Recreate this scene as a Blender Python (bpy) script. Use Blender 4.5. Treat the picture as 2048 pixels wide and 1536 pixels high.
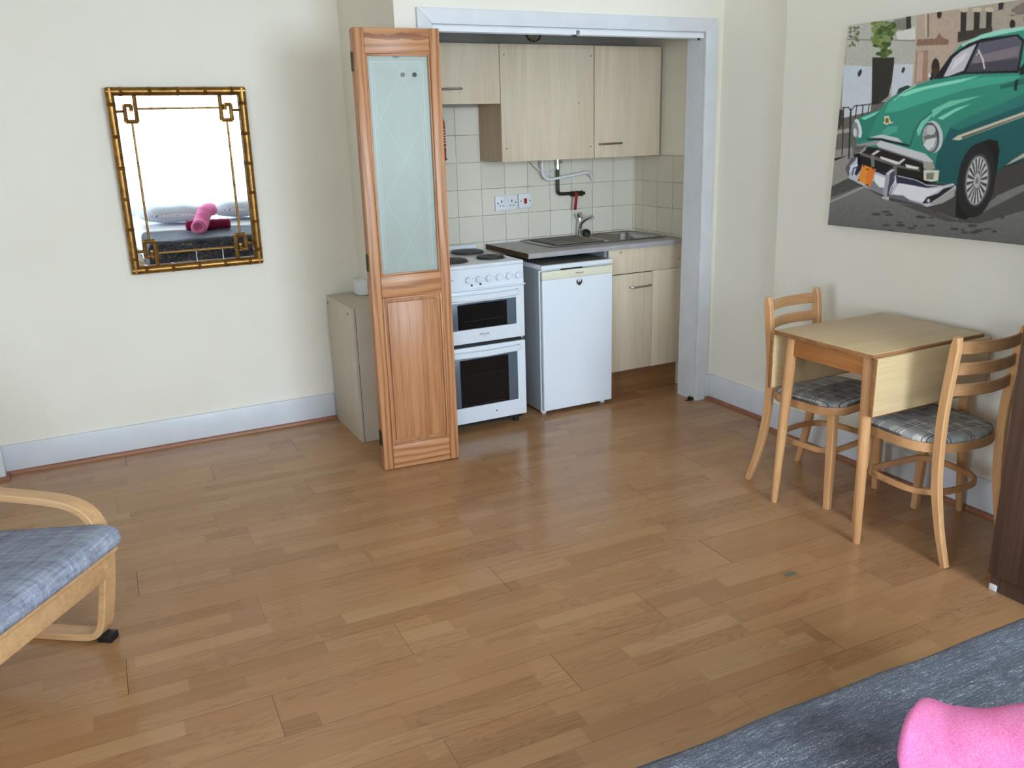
import bpy, bmesh, math, random
import numpy as np
from mathutils import Vector, Matrix
for o in list(bpy.data.objects): bpy.data.objects.remove(o)
SC = bpy.context.scene
COL = SC.collection
PI = math.pi
R = math.radians

# ---------------------------------------------------------------- camera
def make_camera():
    yaw, pitch, roll = R(-26.7637), R(16.4338), R(-1.6388)
    fwd = Vector((-math.sin(yaw)*math.cos(pitch), math.cos(yaw)*math.cos(pitch), -math.sin(pitch)))
    right = Vector((math.cos(yaw), math.sin(yaw), 0)); up = right.cross(fwd)
    r2 = right*math.cos(roll)+up*math.sin(roll); u2 = -right*math.sin(roll)+up*math.cos(roll)
    cd = bpy.data.cameras.new('camera'); cd.sensor_width = 36; cd.lens = 36*1713.92/2048
    cd.clip_start = .05; cd.clip_end = 60
    co = bpy.data.objects.new('camera', cd); COL.objects.link(co)
    m = Matrix((r2, u2, -fwd)).transposed().to_4x4(); m.translation = (0, -4.6581, 1.5533)
    co.matrix_world = m; SC.camera = co
make_camera()

# ---------------------------------------------------------------- light
SC.view_settings.view_transform = 'Standard'; SC.view_settings.look = 'None'
SC.view_settings.gamma = 1; SC.view_settings.use_curve_mapping = False
SC.view_settings.exposure = -0.28
W = bpy.data.worlds.new('sky'); SC.world = W; W.use_nodes = True
wb = W.node_tree.nodes['Background']; wb.inputs[0].default_value = (.80, .90, 1, 1); wb.inputs[1].default_value = 3.0
def area(name, loc, rot, sx, sy, power, col):
    d = bpy.data.lights.new(name, 'AREA'); d.shape = 'RECTANGLE'; d.size = sx; d.size_y = sy; d.energy = power; d.color = col
    o = bpy.data.objects.new(name, d); COL.objects.link(o); o.location = loc; o.rotation_euler = rot
    return o
WX0, WX1, WZ0, WZ1 = .40, 2.60, .52, 2.30        # main window, behind the bed head
VX0, VX1 = -1.80, -.60                            # unseen second window, added to let in fill light
DAY = (.70, .855, 1)
area('daylight_right', (2.02, -6.6, 1.68), (R(52), 0, 0), 1.35, 1.8, 400, DAY)
area('daylight_middle', (.88, -6.6, 1.68), (R(52), 0, 0), 1.0, 1.8, 95, DAY)
area('fill_light_left', ((VX0+VX1)/2, -6.6, 1.68), (R(52), 0, 0), 1.3, 1.8, 215, DAY)  # fill light through the added left window
UY0, UY1 = -5.55, -4.25                           # unseen side window, added in the left wall to brighten the right wall
area('fill_light_side', (-2.75, (UY0+UY1)/2, 1.55), (R(70), 0, R(-90)), 1.4, 1.75, 240, DAY)  # fill light through the added side window, lifts the right wall
SC.cycles.use_denoising = True
SC.cycles.max_bounces = 10; SC.cycles.diffuse_bounces = 6; SC.cycles.glossy_bounces = 5; SC.cycles.transmission_bounces = 8; SC.cycles.transparent_max_bounces = 12
SC.cycles.sample_clamp_indirect = 6

# ---------------------------------------------------------------- materials
def lin(c):
    return tuple(((v/255)/12.92 if v/255 <= .04045 else ((v/255+.055)/1.055)**2.4) for v in c)+(1,)
class NT:
    def __init__(s, name):
        s.m = bpy.data.materials.new(name); s.m.use_nodes = True; s.t = s.m.node_tree
        s.b = s.t.nodes['Principled BSDF']; s.out = s.t.nodes['Material Output']
    def n(s, typ, **kw):
        k = s.t.nodes.new(typ)
        for a, v in kw.items(): setattr(k, a, v)
        return k
    def l(s, a, b): s.t.links.new(a, b)
    def set(s, sock, v):
        if isinstance(v, (int, float)): sock.default_value = v
        elif isinstance(v, tuple): sock.default_value = v
        else: s.l(v, sock)
    def math(s, op, a, b=None, c=None):
        k = s.n('ShaderNodeMath', operation=op); s.set(k.inputs[0], a)
        if b is not None: s.set(k.inputs[1], b)
        if c is not None: s.set(k.inputs[2], c)
        return k.outputs[0]
    def xyz(s, v=None):
        k = s.n('ShaderNodeSeparateXYZ'); s.l(v if v is not None else s.obj(), k.inputs[0]); return k.outputs
    def obj(s): return s.n('ShaderNodeTexCoord').outputs['Object']
    def comb(s, x, y, z):
        k = s.n('ShaderNodeCombineXYZ'); s.set(k.inputs[0], x); s.set(k.inputs[1], y); s.set(k.inputs[2], z); return k.outputs[0]
    def mapping(s, scale, v=None, rot=(0, 0, 0)):
        k = s.n('ShaderNodeMapping'); k.inputs['Scale'].default_value = scale; k.inputs['Rotation'].default_value = rot
        s.l(v if v is not None else s.obj(), k.inputs[0]); return k.outputs[0]
    def noise(s, v, scale=1, detail=4, rough=.55, dist=0):
        k = s.n('ShaderNodeTexNoise'); k.inputs['Scale'].default_value = scale; k.inputs['Detail'].default_value = detail
        k.inputs['Roughness'].default_value = rough; k.inputs['Distortion'].default_value = dist; s.l(v, k.inputs['Vector']); return k.outputs['Fac']
    def white(s, v): k = s.n('ShaderNodeTexWhiteNoise', noise_dimensions='3D'); s.l(v, k.inputs['Vector']); return k.outputs['Value']
    def ramp(s, f, stops):
        k = s.n('ShaderNodeValToRGB'); r = k.color_ramp
        while len(r.elements) < len(stops): r.elements.new(.5)
        for e, (p, c) in zip(r.elements, stops): e.position = p; e.color = c
        s.l(f, k.inputs[0]); return k.outputs[0]
    def mix(s, f, a, b, mode='MIX'):
        k = s.n('ShaderNodeMix', data_type='RGBA', blend_type=mode); s.set(k.inputs[0], f); s.set(k.inputs[6], a); s.set(k.inputs[7], b); return k.outputs[2]
    def bump(s, h, strength=.2, dist=.002):
        k = s.n('ShaderNodeBump'); k.inputs['Strength'].default_value = strength; k.inputs['Distance'].default_value = dist
        s.l(h, k.inputs['Height']); s.l(k.outputs[0], s.b.inputs['Normal'])
    def p(s, col=None, rough=None, metal=None, spec=None, **kw):
        if col is not None: s.set(s.b.inputs['Base Color'], col)
        if rough is not None: s.set(s.b.inputs['Roughness'], rough)
        if metal is not None: s.b.inputs['Metallic'].default_value = metal
        if spec is not None: s.b.inputs['Specular IOR Level'].default_value = spec
        for k, v in kw.items(): s.set(s.b.inputs[k.replace('_', ' ')], v)
        return s.m
def plain(name, rgb, rough=.5, metal=0, spec=.5, var=.06, vs=9, **kw):
    n = NT(name); c = lin(rgb); d = tuple(x*(1-var) for x in c[:3])+(1,); e = tuple(min(1, x*(1+var)) for x in c[:3])+(1,)
    f = n.noise(n.mapping((vs, vs, vs)), 1, 3); return n.p(n.ramp(f, [(.3, d), (.7, e)]), rough, metal, spec, **kw)
def wood(name, a, b, axis='z', rough=.45, fine=60, long=2.2, dist=.6, c=None, spec=.4):
    n = NT(name); sc = [fine, fine, fine]; sc['xyz'.index(axis)] = long; v = n.mapping(tuple(sc))
    f = n.noise(v, 1, 5, .6, dist); sc2 = [k*.22 if k != long else k*.5 for k in sc]; g = n.noise(n.mapping(tuple(sc2)), 1, 2, .5, .4)
    h = n.math('ADD', n.math('MULTIPLY', f, .6), n.math('MULTIPLY', g, .4))
    st = [(.36, lin(b)), (.60, lin(a))]
    if c: st = [(.34, lin(c)), (.46, lin(b)), (.60, lin(a))]
    n.bump(f, .06, .001); return n.p(n.ramp(h, st), rough, 0, spec)
def pine(name, axis='z', fine=1.0, knot=False):
    # stained pine: wandering growth-ring bands along the grain
    n = NT(name); o = n.xyz(); i = 'xyz'.index(axis)
    a = [o[0], o[1], o[2]]; along = a[i]; rest = [a[k] for k in range(3) if k != i]
    wob = n.noise(n.comb(n.math('MULTIPLY', along, .9), n.math('MULTIPLY', rest[0], 7*fine), n.math('MULTIPLY', rest[1], 7)), 1, 2)
    q = n.math('ADD', n.math('MULTIPLY', rest[0], 60*fine), n.math('MULTIPLY', rest[1], 40)); q = n.math('ADD', q, n.math('MULTIPLY', wob, 5))
    band = n.math('MULTIPLY_ADD', n.math('SINE', n.math('MULTIPLY', q, 4.2)), .5, .5); band = n.math('POWER', band, 1.5)
    sc = [420, 420, 420]; sc[i] = 6; fib = n.noise(n.mapping(tuple(sc)), 1, 3)
    s2 = [38, 38, 38]; s2[i] = 1.1; streak = n.noise(n.mapping(tuple(s2)), 1, 3, .6)
    h = n.math('ADD', n.math('ADD', n.math('MULTIPLY', band, .26 if fine == 1 else .07), n.math('MULTIPLY', fib, .50 if fine == 1 else .62)), n.math('MULTIPLY', streak, .36 if fine == 1 else .46))
    col = n.ramp(h, [(.34, lin((196, 144, 100))), (.56, lin((180, 124, 82))), (.76, lin((142, 88, 52)))])
    if knot:                                              # dark resin streak along the top rail
        wv = n.noise(n.comb(n.math('MULTIPLY', along, 9), n.math('MULTIPLY', rest[1], 14), 0.0), 1, 3)
        dz = n.math('ABSOLUTE', n.math('SUBTRACT', n.math('ADD', rest[1], n.math('MULTIPLY', wv, .05)), 1.978)); kn = n.math('MULTIPLY', n.math('LESS_THAN', dz, n.math('MULTIPLY', n.noise(n.mapping((16, 1, 1)), 1, 2), .022)), .6)
        col = n.mix(kn, col, lin((118, 66, 40)))
    n.bump(fib, .05, .001); return n.p(col, .38, 0, .45)

M = {}
M['wall'] = None
def wall_mat():
    n = NT('cream_wall_paint'); o = n.obj(); f = n.noise(o, 1.3, 3); g = n.noise(o, 90, 3, .7)
    n.bump(g, .22, .004); return n.p(n.ramp(f, [(.3, lin((232, 226, 211))), (.7, lin((237, 232, 219)))]), .75, 0, .2)
M['wall'] = wall_mat()
def alcove_mat():
    n = NT('tiled_alcove_wall'); x, y, z = n.xyz(); T = .1527
    # tiles up to 1.69 m on the back wall, painted above
    u = n.math('SUBTRACT', x, 2.0236); v = n.math('SUBTRACT', z, 1.5385)
    return n, u, v, T, x, y, z
def tile_mat(name, side):
    n = NT(name); x, y, z = n.xyz(); T = .1527
    u = n.math('DIVIDE', n.math('SUBTRACT', y, -.113) if side else n.math('SUBTRACT', x, 2.0236), T)
    v = n.math('DIVIDE', n.math('SUBTRACT', z, 1.5385), T)
    du = n.math('ABSOLUTE', n.math('SUBTRACT', n.math('FRACT', u), .5)); dv = n.math('ABSOLUTE', n.math('SUBTRACT', n.math('FRACT', v), .5))
    m = n.math('MAXIMUM', du, dv); g = n.math('GREATER_THAN', m, .4905)
    key = n.comb(n.math('FLOOR', u), n.math('FLOOR', v), 3.0 if side else 1.0); w = n.white(key)
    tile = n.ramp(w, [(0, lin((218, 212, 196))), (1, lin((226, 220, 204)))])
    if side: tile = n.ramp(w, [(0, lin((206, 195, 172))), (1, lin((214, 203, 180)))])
    dirt = n.noise(n.obj(), 14, 4); gc = n.ramp(dirt, [(.35, lin((112, 106, 90))), (.65, lin((176, 168, 146)))])
    c = n.mix(g, tile, gc)
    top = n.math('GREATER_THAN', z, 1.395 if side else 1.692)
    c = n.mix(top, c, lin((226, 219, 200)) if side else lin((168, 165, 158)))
    n.bump(n.math('MULTIPLY', n.math('SUBTRACT', 1, g), n.math('SUBTRACT', 1, top)), .35, .002)
    return n.p(c, n.math('ADD', n.math('MULTIPLY', n.math('MAXIMUM', top, g), .5), .22), 0, .5)
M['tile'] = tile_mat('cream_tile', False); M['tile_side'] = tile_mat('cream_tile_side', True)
def floor_mat():
    n = NT('laminate_floor'); x, y, z = n.xyz()
    u = n.math('SUBTRACT', n.math('MULTIPLY', x, .99951), n.math('MULTIPLY', y, .0314)); w = n.math('ADD', n.math('MULTIPLY', x, .0314), n.math('MULTIPLY', y, .99951))
    q = n.math('DIVIDE', n.math('SUBTRACT', -.01, w), .2); k = n.math('FLOOR', q); fb = n.math('SUBTRACT', q, k)
    p = n.math('MULTIPLY', q, 3); j = n.math('FLOOR', p)
    low = n.math('MULTIPLY', n.math('LESS_THAN', k, 5.5), .54)
    e = n.math('ADD', n.math('SUBTRACT', 1.26, n.math('MULTIPLY', n.math('SUBTRACT', k, 10), .434)), n.math('MULTIPLY', low, -1))
    ub = n.math('DIVIDE', n.math('SUBTRACT', u, e), 1.245); bi = n.math('FLOOR', ub); fu = n.math('SUBTRACT', ub, bi)
    off = n.white(n.comb(bi, j, 7.0)); sg = n.math('FLOOR', n.math('ADD', n.math('MULTIPLY', fu, 3.0), off))
    tone = n.white(n.comb(n.math('ADD', n.math('MULTIPLY', sg, 3.7), bi), j, 2.0)); tone2 = n.white(n.comb(sg, j, n.math('ADD', bi, 40)))
    base = n.ramp(tone, [(0, lin((157, 116, 79))), (.35, lin((167, 125, 87))), (.62, lin((172, 131, 91))), (.82, lin((164, 120, 84))), (1, lin((176, 137, 97)))])
    gv = n.comb(n.math('ADD', n.math('MULTIPLY', u, 3.0), n.math('MULTIPLY', tone2, 50)), n.math('MULTIPLY', w, 75), n.math('MULTIPLY', tone, 30))
    g1 = n.noise(gv, 1, 6, .65, .5)
    cv = n.comb(n.math('ADD', n.math('MULTIPLY', u, 2.2), n.math('MULTIPLY', tone, 60)), n.math('MULTIPLY', w, 17), n.math('MULTIPLY', tone2, 20))
    g2 = n.noise(cv, 1, 2, .5, .8); rings = n.math('POWER', n.math('MULTIPLY_ADD', n.math('SINE', n.math('MULTIPLY', g2, 70)), .5, .5), 3)
    rings = n.math('MULTIPLY', rings, n.math('MULTIPLY', n.math('GREATER_THAN', tone2, .55), .15))
    dk = n.math('SUBTRACT', n.math('ADD', .80, n.math('MULTIPLY', g1, .40)), rings)
    c = n.mix(1.0, base, n.comb(dk, n.math('MULTIPLY', dk, .995), n.math('MULTIPLY', dk, .98)), 'MULTIPLY')
    # joints: long joints faint, board ends darker where boards have parted
    dl = n.math('ABSOLUTE', n.math('SUBTRACT', fb, .5)); jl = n.math('MULTIPLY', n.math('GREATER_THAN', dl, .4935), .34)
    par = n.white(n.comb(bi, k, 11.0)); op = n.math('MULTIPLY_ADD', par, .45, .5)
    wd = n.math('MULTIPLY_ADD', par, .0013, .0007); je = n.math('MULTIPLY', n.math('LESS_THAN', fu, wd), op)
    js = n.math('MULTIPLY', n.math('GREATER_THAN', n.math('ABSOLUTE', n.math('SUBTRACT', n.math('FRACT', p), .5)), .485), .10)
    c = n.mix(n.math('MAXIMUM', n.math('MAXIMUM', jl, je), js), c, lin((48, 32, 20)))
    # a chipped grey spot and a few worn specks
    cx = n.math('DIVIDE', n.math('SUBTRACT', x, 2.114), .034); cy = n.math('DIVIDE', n.math('SUBTRACT', y, -2.641), .016)
    rr = n.math('ADD', n.math('MULTIPLY', cx, cx), n.math('MULTIPLY', cy, cy)); rr = n.math('ADD', rr, n.math('MULTIPLY', n.noise(n.obj(), 60, 2), .8))
    c = n.mix(n.math('LESS_THAN', rr, 1.1), c, lin((112, 110, 96)))
    wear = n.noise(n.obj(), 2.2, 4); n.bump(n.math('ADD', je, jl), -.25, .002)
    return n.p(c, n.math('MULTIPLY_ADD', wear, .12, .13), 0, .32)
M['floor'] = floor_mat()
M['skirt'] = plain('white_gloss_paint', (216, 219, 224), .35, 0, .5, .03)
M['arch'] = plain('old_white_gloss', (214, 216, 219), .4, 0, .5, .04)
M['beading'] = wood('red_wood_beading', (160, 106, 78), (122, 76, 52), 'x', .4, 120, 3)
M['ceiling'] = plain('ceiling_white', (214, 210, 202), .8, 0, .2, .02)
M['pine_z'] = pine('stained_pine_upright', 'z'); M['pine_x'] = pine('stained_pine_rail', 'x'); M['pine_top'] = pine('stained_pine_top_rail', 'x', 1.0, True); M['pine_panel'] = pine('stained_pine_panel', 'z', .55)
M['maple'] = wood('maple_laminate', (216, 200, 176), (209, 192, 166), 'z', .42, 22, 1.3, 1.4, (200, 181, 154))
M['maple_dark'] = wood('maple_carcass', (192, 170, 138), (176, 152, 120), 'z', .5, 40, 1.6)
M['plinth'] = wood('plinth_wood', (138, 98, 62), (112, 76, 46), 'x', .4, 60, 2.5)
M['white_app'] = plain('white_enamel', (226, 231, 238), .22, 0, .5, .012, 3)
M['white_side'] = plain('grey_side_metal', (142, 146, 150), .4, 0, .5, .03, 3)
M['white_plastic'] = plain('white_plastic', (228, 230, 232), .35, 0, .5, .02)
M['cream_plastic'] = plain('yellowed_plastic', (226, 222, 198), .4, 0, .5, .02)
M['dark_glass'] = plain('dark_oven_glass', (20, 21, 22), .1, 0, .4, .1)
M['grey_glass'] = plain('smoky_glass_border', (88, 96, 106), .32, 0, .3, .05)
M['black'] = plain('black_plastic', (24, 24, 26), .45, 0, .5, .1)
M['hotplate'] = plain('cast_iron', (52, 50, 50), .55, 0, .5, .12, 40)
M['chrome'] = plain('chrome', (214, 216, 220), .12, 1, .5, .03)
M['steel'] = plain('brushed_steel', (168, 168, 166), .27, 1, .5, .06, 60)
M['brass_dk'] = plain('tarnished_brass', (92, 84, 66), .4, 1, .5, .25, 60)
M['copper_dk'] = plain('painted_dark_pipe', (52, 48, 42), .35, .4, .5, .2, 30)
M['red'] = plain('red_enamel', (176, 26, 34), .3, 0, .5, .06)
M['red_dk'] = plain('dark_red_plastic', (142, 22, 26), .35, 0, .5, .06)
M['handle'] = plain('pewter_handle', (150, 140, 130), .42, 1, .5, .1)
M['box_cream'] = plain('cream_painted_board', (196, 186, 168), .5, 0, .4, .04)
M['beech_z'] = wood('beech', (206, 158, 110), (188, 136, 90), 'z', .38, 70, 3)
M['beech_x'] = wood('beech_rail', (194, 146, 100), (174, 126, 84), 'x', .38, 70, 3)
M['beech_y'] = wood('beech_apron', (178, 118, 66), (156, 98, 52), 'y', .4, 70, 3)
M['bentwood'] = wood('beech_bentwood', (194, 146, 100), (176, 126, 82), 'x', .4, 30, 12)
M['table_top'] = wood('table_laminate', (206, 178, 136), (192, 163, 122), 'x', .36, 120, 4)
M['table_edge'] = wood('table_edge_wood', (160, 112, 70), (128, 86, 50), 'x', .5, 90, 4)
M['walnut'] = wood('dark_walnut', (98, 74, 62), (78, 57, 48), 'z', .45, 55, 1.2, .4, (64, 46, 39))
M['birch'] = wood('birch_veneer', (208, 166, 120), (190, 146, 100), 'x', .4, 60, 3)
M['birch_z'] = wood('birch_veneer_upright', (208, 164, 118), (188, 142, 96), 'z', .4, 60, 3)
M['canvas_cloth'] = plain('cream_canvas', (226, 219, 190), .8, 0, .2, .04, 40)
def plaid():
    n = NT('plaid_wool'); x, y, z = n.xyz()
    f = n.noise(n.obj(), 240, 3, .7); g = n.noise(n.obj(), 22, 3)
    base = n.ramp(n.math('ADD', n.math('MULTIPLY', f, .6), n.math('MULTIPLY', g, .4)), [(.35, lin((146, 143, 140))), (.65, lin((204, 198, 188)))])
    def ln(a, per, off, w): return n.math('LESS_THAN', n.math('ABSOLUTE', n.math('SUBTRACT', n.math('FRACT', n.math('DIVIDE', n.math('ADD', a, off+5), per)), .5)), w)
    def band(a): return n.math('MULTIPLY', ln(a, .100, 0, .21), .38)
    bands = n.math('MAXIMUM', band(x), band(y)); c = n.mix(bands, base, lin((66, 72, 84)))
    lines = n.math('MAXIMUM', n.math('MAXIMUM', ln(x, .100, .05, .02), ln(x, .100, .064, .02)), n.math('MAXIMUM', ln(y, .100, .05, .02), ln(y, .100, .064, .02)))
    c = n.mix(n.math('MULTIPLY', lines, .75), c, lin((44, 36, 44)))
    n.bump(f, .3, .002); return n.p(c, .9, 0, .15)
M['plaid'] = plaid()
def denim():
    n = NT('blue_grey_weave'); x = n.noise(n.mapping((420, 14, 60)), 1, 3, .7); y = n.noise(n.mapping((14, 420, 60)), 1, 3, .7); g = n.noise(n.obj(), 10, 2)
    s1 = n.noise(n.mapping((70, 3, 8)), 1, 2, .5); s2 = n.noise(n.mapping((3, 70, 8)), 1, 2, .5)
    h = n.math('ADD', n.math('MULTIPLY', n.math('ADD', x, y), .32), n.math('ADD', n.math('MULTIPLY', n.math('ADD', s1, s2), .15), n.math('MULTIPLY', g, .06)))
    n.bump(h, .35, .003)
    return n.p(n.ramp(h, [(.36, lin((88, 92, 106))), (.50, lin((140, 145, 160))), (.64, lin((186, 190, 202)))]), .9, 0, .15)
M['denim'] = denim(); M['grey_cup'] = plain('grey_rubber', (104, 112, 110), .5)
def throw():
    n = NT('heathered_throw'); o = n.obj()
    a = n.noise(n.mapping((34, 300, 60)), 1, 4, .8, .3); b = n.noise(n.mapping((260, 420, 150)), 1, 3, .75); c = n.noise(n.mapping((5, 36, 10)), 1, 3)
    h = n.math('ADD', n.math('ADD', n.math('MULTIPLY', a, .45), n.math('MULTIPLY', b, .38)), n.math('MULTIPLY', c, .17))
    n.bump(n.math('ADD', b, a), .8, .006)
    return n.p(n.ramp(h, [(.38, lin((26, 29, 38))), (.47, lin((60, 65, 78))), (.55, lin((98, 103, 116))), (.63, lin((208, 208, 210)))]), .9, 0, .2, Sheen_Weight=.25, Sheen_Roughness=.45)
M['throw'] = throw()
def terry(name, a, b):
    n = NT(name); f = n.noise(n.obj(), 300, 4, .75); g = n.noise(n.obj(), 18, 3)
    n.bump(f, .7, .004); h = n.math('ADD', n.math('MULTIPLY', f, .7), n.math('MULTIPLY', g, .3))
    m = n.p(n.ramp(h, [(.36, lin(b)), (.62, lin(a))]), .95, 0, .1); n.b.inputs['Sheen Weight'].default_value = .35; n.b.inputs['Sheen Roughness'].default_value = .6
    n.b.inputs['Sheen Tint'].default_value = lin(a); return m
M['pink'] = terry('pink_terry', (250, 150, 196), (230, 104, 160)); M['burgundy'] = terry('burgundy_terry', (146, 40, 74), (106, 22, 50))
M['linen'] = plain('white_linen', (232, 234, 238), .9, 0, .1, .03, 20)
def printed_linen():
    n = NT('printed_linen'); b = n.n('ShaderNodeTexBrick'); b.inputs['Scale'].default_value = 26; b.inputs['Mortar Size'].default_value = .03; b.offset = .37
    b.inputs['Color1'].default_value = lin((232, 234, 238)); b.inputs['Color2'].default_value = lin((222, 228, 236)); b.inputs['Mortar'].default_value = lin((90, 112, 140)); b.inputs['Brick Width'].default_value = .9
    n.l(n.obj(), b.inputs['Vector']); return n.p(b.outputs['Color'], .9, 0, .1)
M['pillow'] = printed_linen()
M['bed_base'] = plain('dark_bed_base', (38, 40, 48), .85, 0, .2, .1, 30)
M['gold'] = plain('antique_gold', (142, 104, 52), .34, .85, .5, .4, 26)
M['mirror'] = plain('mirror_glass', (246, 248, 248), .015, 1, .5, .0)
def pane_mat():
    n = NT('etched_frosted_glass'); x, y, z = n.xyz(); t = n.t
    # etched border lines and a diagonal lattice (object coords are the leaf's own)
    def near(a, v, w): return n.math('LESS_THAN', n.math('ABSOLUTE', n.math('SUBTRACT', a, v)), w)
    inx = n.math('LESS_THAN', n.math('ABSOLUTE', n.math('SUBTRACT', x, .186)), .118); inz = n.math('MULTIPLY', n.math('LESS_THAN', z, 1.858), n.math('GREATER_THAN', z, .965))
    br = n.math('MAXIMUM', n.math('MULTIPLY', n.math('MAXIMUM', n.math('MAXIMUM', near(x, .071, .002), near(x, .301, .002)), n.math('MAXIMUM', near(x, .083, .001), near(x, .289, .001))), inz), n.math('MULTIPLY', n.math('MAXIMUM', near(z, 1.852, .002), near(z, 1.838, .001)), inx))
    d1 = n.math('FRACT', n.math('DIVIDE', n.math('ADD', z, n.math('MULTIPLY', x, 1.8)), .36)); d2 = n.math('FRACT', n.math('DIVIDE', n.math('SUBTRACT', z, n.math('MULTIPLY', x, 1.8)), .36))
    lat = n.math('MULTIPLY', n.math('MULTIPLY', n.math('MAXIMUM', n.math('LESS_THAN', d1, .018), n.math('LESS_THAN', d2, .018)), inx), n.math('MULTIPLY', inz, .55))
    line = n.math('MAXIMUM', br, lat); cl = n.noise(n.mapping((3, 3, 1.5)), 1, 3); fr = n.noise(n.obj(), 160, 3, .7)
    col = n.ramp(cl, [(.3, lin((186, 194, 184))), (.7, lin((204, 213, 202)))]); col = n.mix(n.math('MULTIPLY', line, .7), col, lin((228, 238, 238)))
    n.bump(n.math('ADD', fr, line), .15, .002); n.p(col, .32, 0, .5)
    tr = n.n('ShaderNodeBsdfTranslucent'); tr.inputs[0].default_value = lin((176, 200, 192)); rf = n.n('ShaderNodeBsdfRefraction'); rf.inputs['Roughness'].default_value = .45; rf.inputs['IOR'].default_value = 1.1; rf.inputs[0].default_value = lin((200, 222, 214))
    m1 = n.n('ShaderNodeMixShader'); m1.inputs[0].default_value = .5; n.l(tr.outputs[0], m1.inputs[1]); n.l(rf.outputs[0], m1.inputs[2])
    m2 = n.n('ShaderNodeMixShader'); m2.inputs[0].default_value = .38; n.l(n.b.outputs[0], m2.inputs[1]); n.l(m1.outputs[0], m2.inputs[2]); n.l(m2.outputs[0], n.out.inputs[0])
    return n.m
M['frost'] = pane_mat()
def clear_glass(name, tint=(1, 1, 1, 1)):
    n = NT(name); tr = n.n('ShaderNodeBsdfTransparent'); tr.inputs[0].default_value = tint; gl = n.n('ShaderNodeBsdfGlossy'); gl.inputs['Roughness'].default_value = .02
    fz = n.n('ShaderNodeFresnel'); fz.inputs[0].default_value = 1.45; m = n.n('ShaderNodeMixShader'); n.l(fz.outputs[0], m.inputs[0]); n.l(tr.outputs[0], m.inputs[1]); n.l(gl.outputs[0], m.inputs[2]); n.l(m.outputs[0], n.out.inputs[0])
    n.t.nodes.remove(n.b); return n.m
M['clear'] = clear_glass('window_glass'); M['bulb'] = clear_glass('bulb_glass', (.86, .84, .76, 1))
def sheer():
    n = NT('sheer_net'); tr = n.n('ShaderNodeBsdfTransparent'); tl = n.n('ShaderNodeBsdfTranslucent'); tl.inputs[0].default_value = (.9, .93, .96, 1)
    f = n.noise(n.mapping((40, 40, 3)), 1, 3); k = n.math('MULTIPLY_ADD', f, .5, .12)
    m = n.n('ShaderNodeMixShader'); n.l(k, m.inputs[0]); n.l(tr.outputs[0], m.inputs[1]); n.l(tl.outputs[0], m.inputs[2]); n.l(m.outputs[0], n.out.inputs[0]); n.t.nodes.remove(n.b); return n.m
M['sheer'] = sheer()
def speckle():
    n = NT('grey_worktop'); f = n.noise(n.obj(), 260, 3, .8); g = n.noise(n.obj(), 8, 3)
    h = n.math('ADD', n.math('MULTIPLY', f, .75), n.math('MULTIPLY', g, .25))
    return n.p(n.ramp(h, [(.35, lin((146, 142, 144))), (.65, lin((190, 186, 188)))]), .38, 0, .5)
M['worktop'] = speckle(); M['chipboard'] = plain('raw_chipboard_edge', (92, 68, 46), .8, 0, .2, .35, 60)
M['text_grey'] = plain('grey_print', (120, 124, 132), .5); M['text_dark'] = plain('dark_print', (52, 52, 62), .5); M['navy'] = plain('navy_print', (18, 20, 40), .4); M['label'] = plain('white_label_print', (228, 226, 222), .5)

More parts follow.
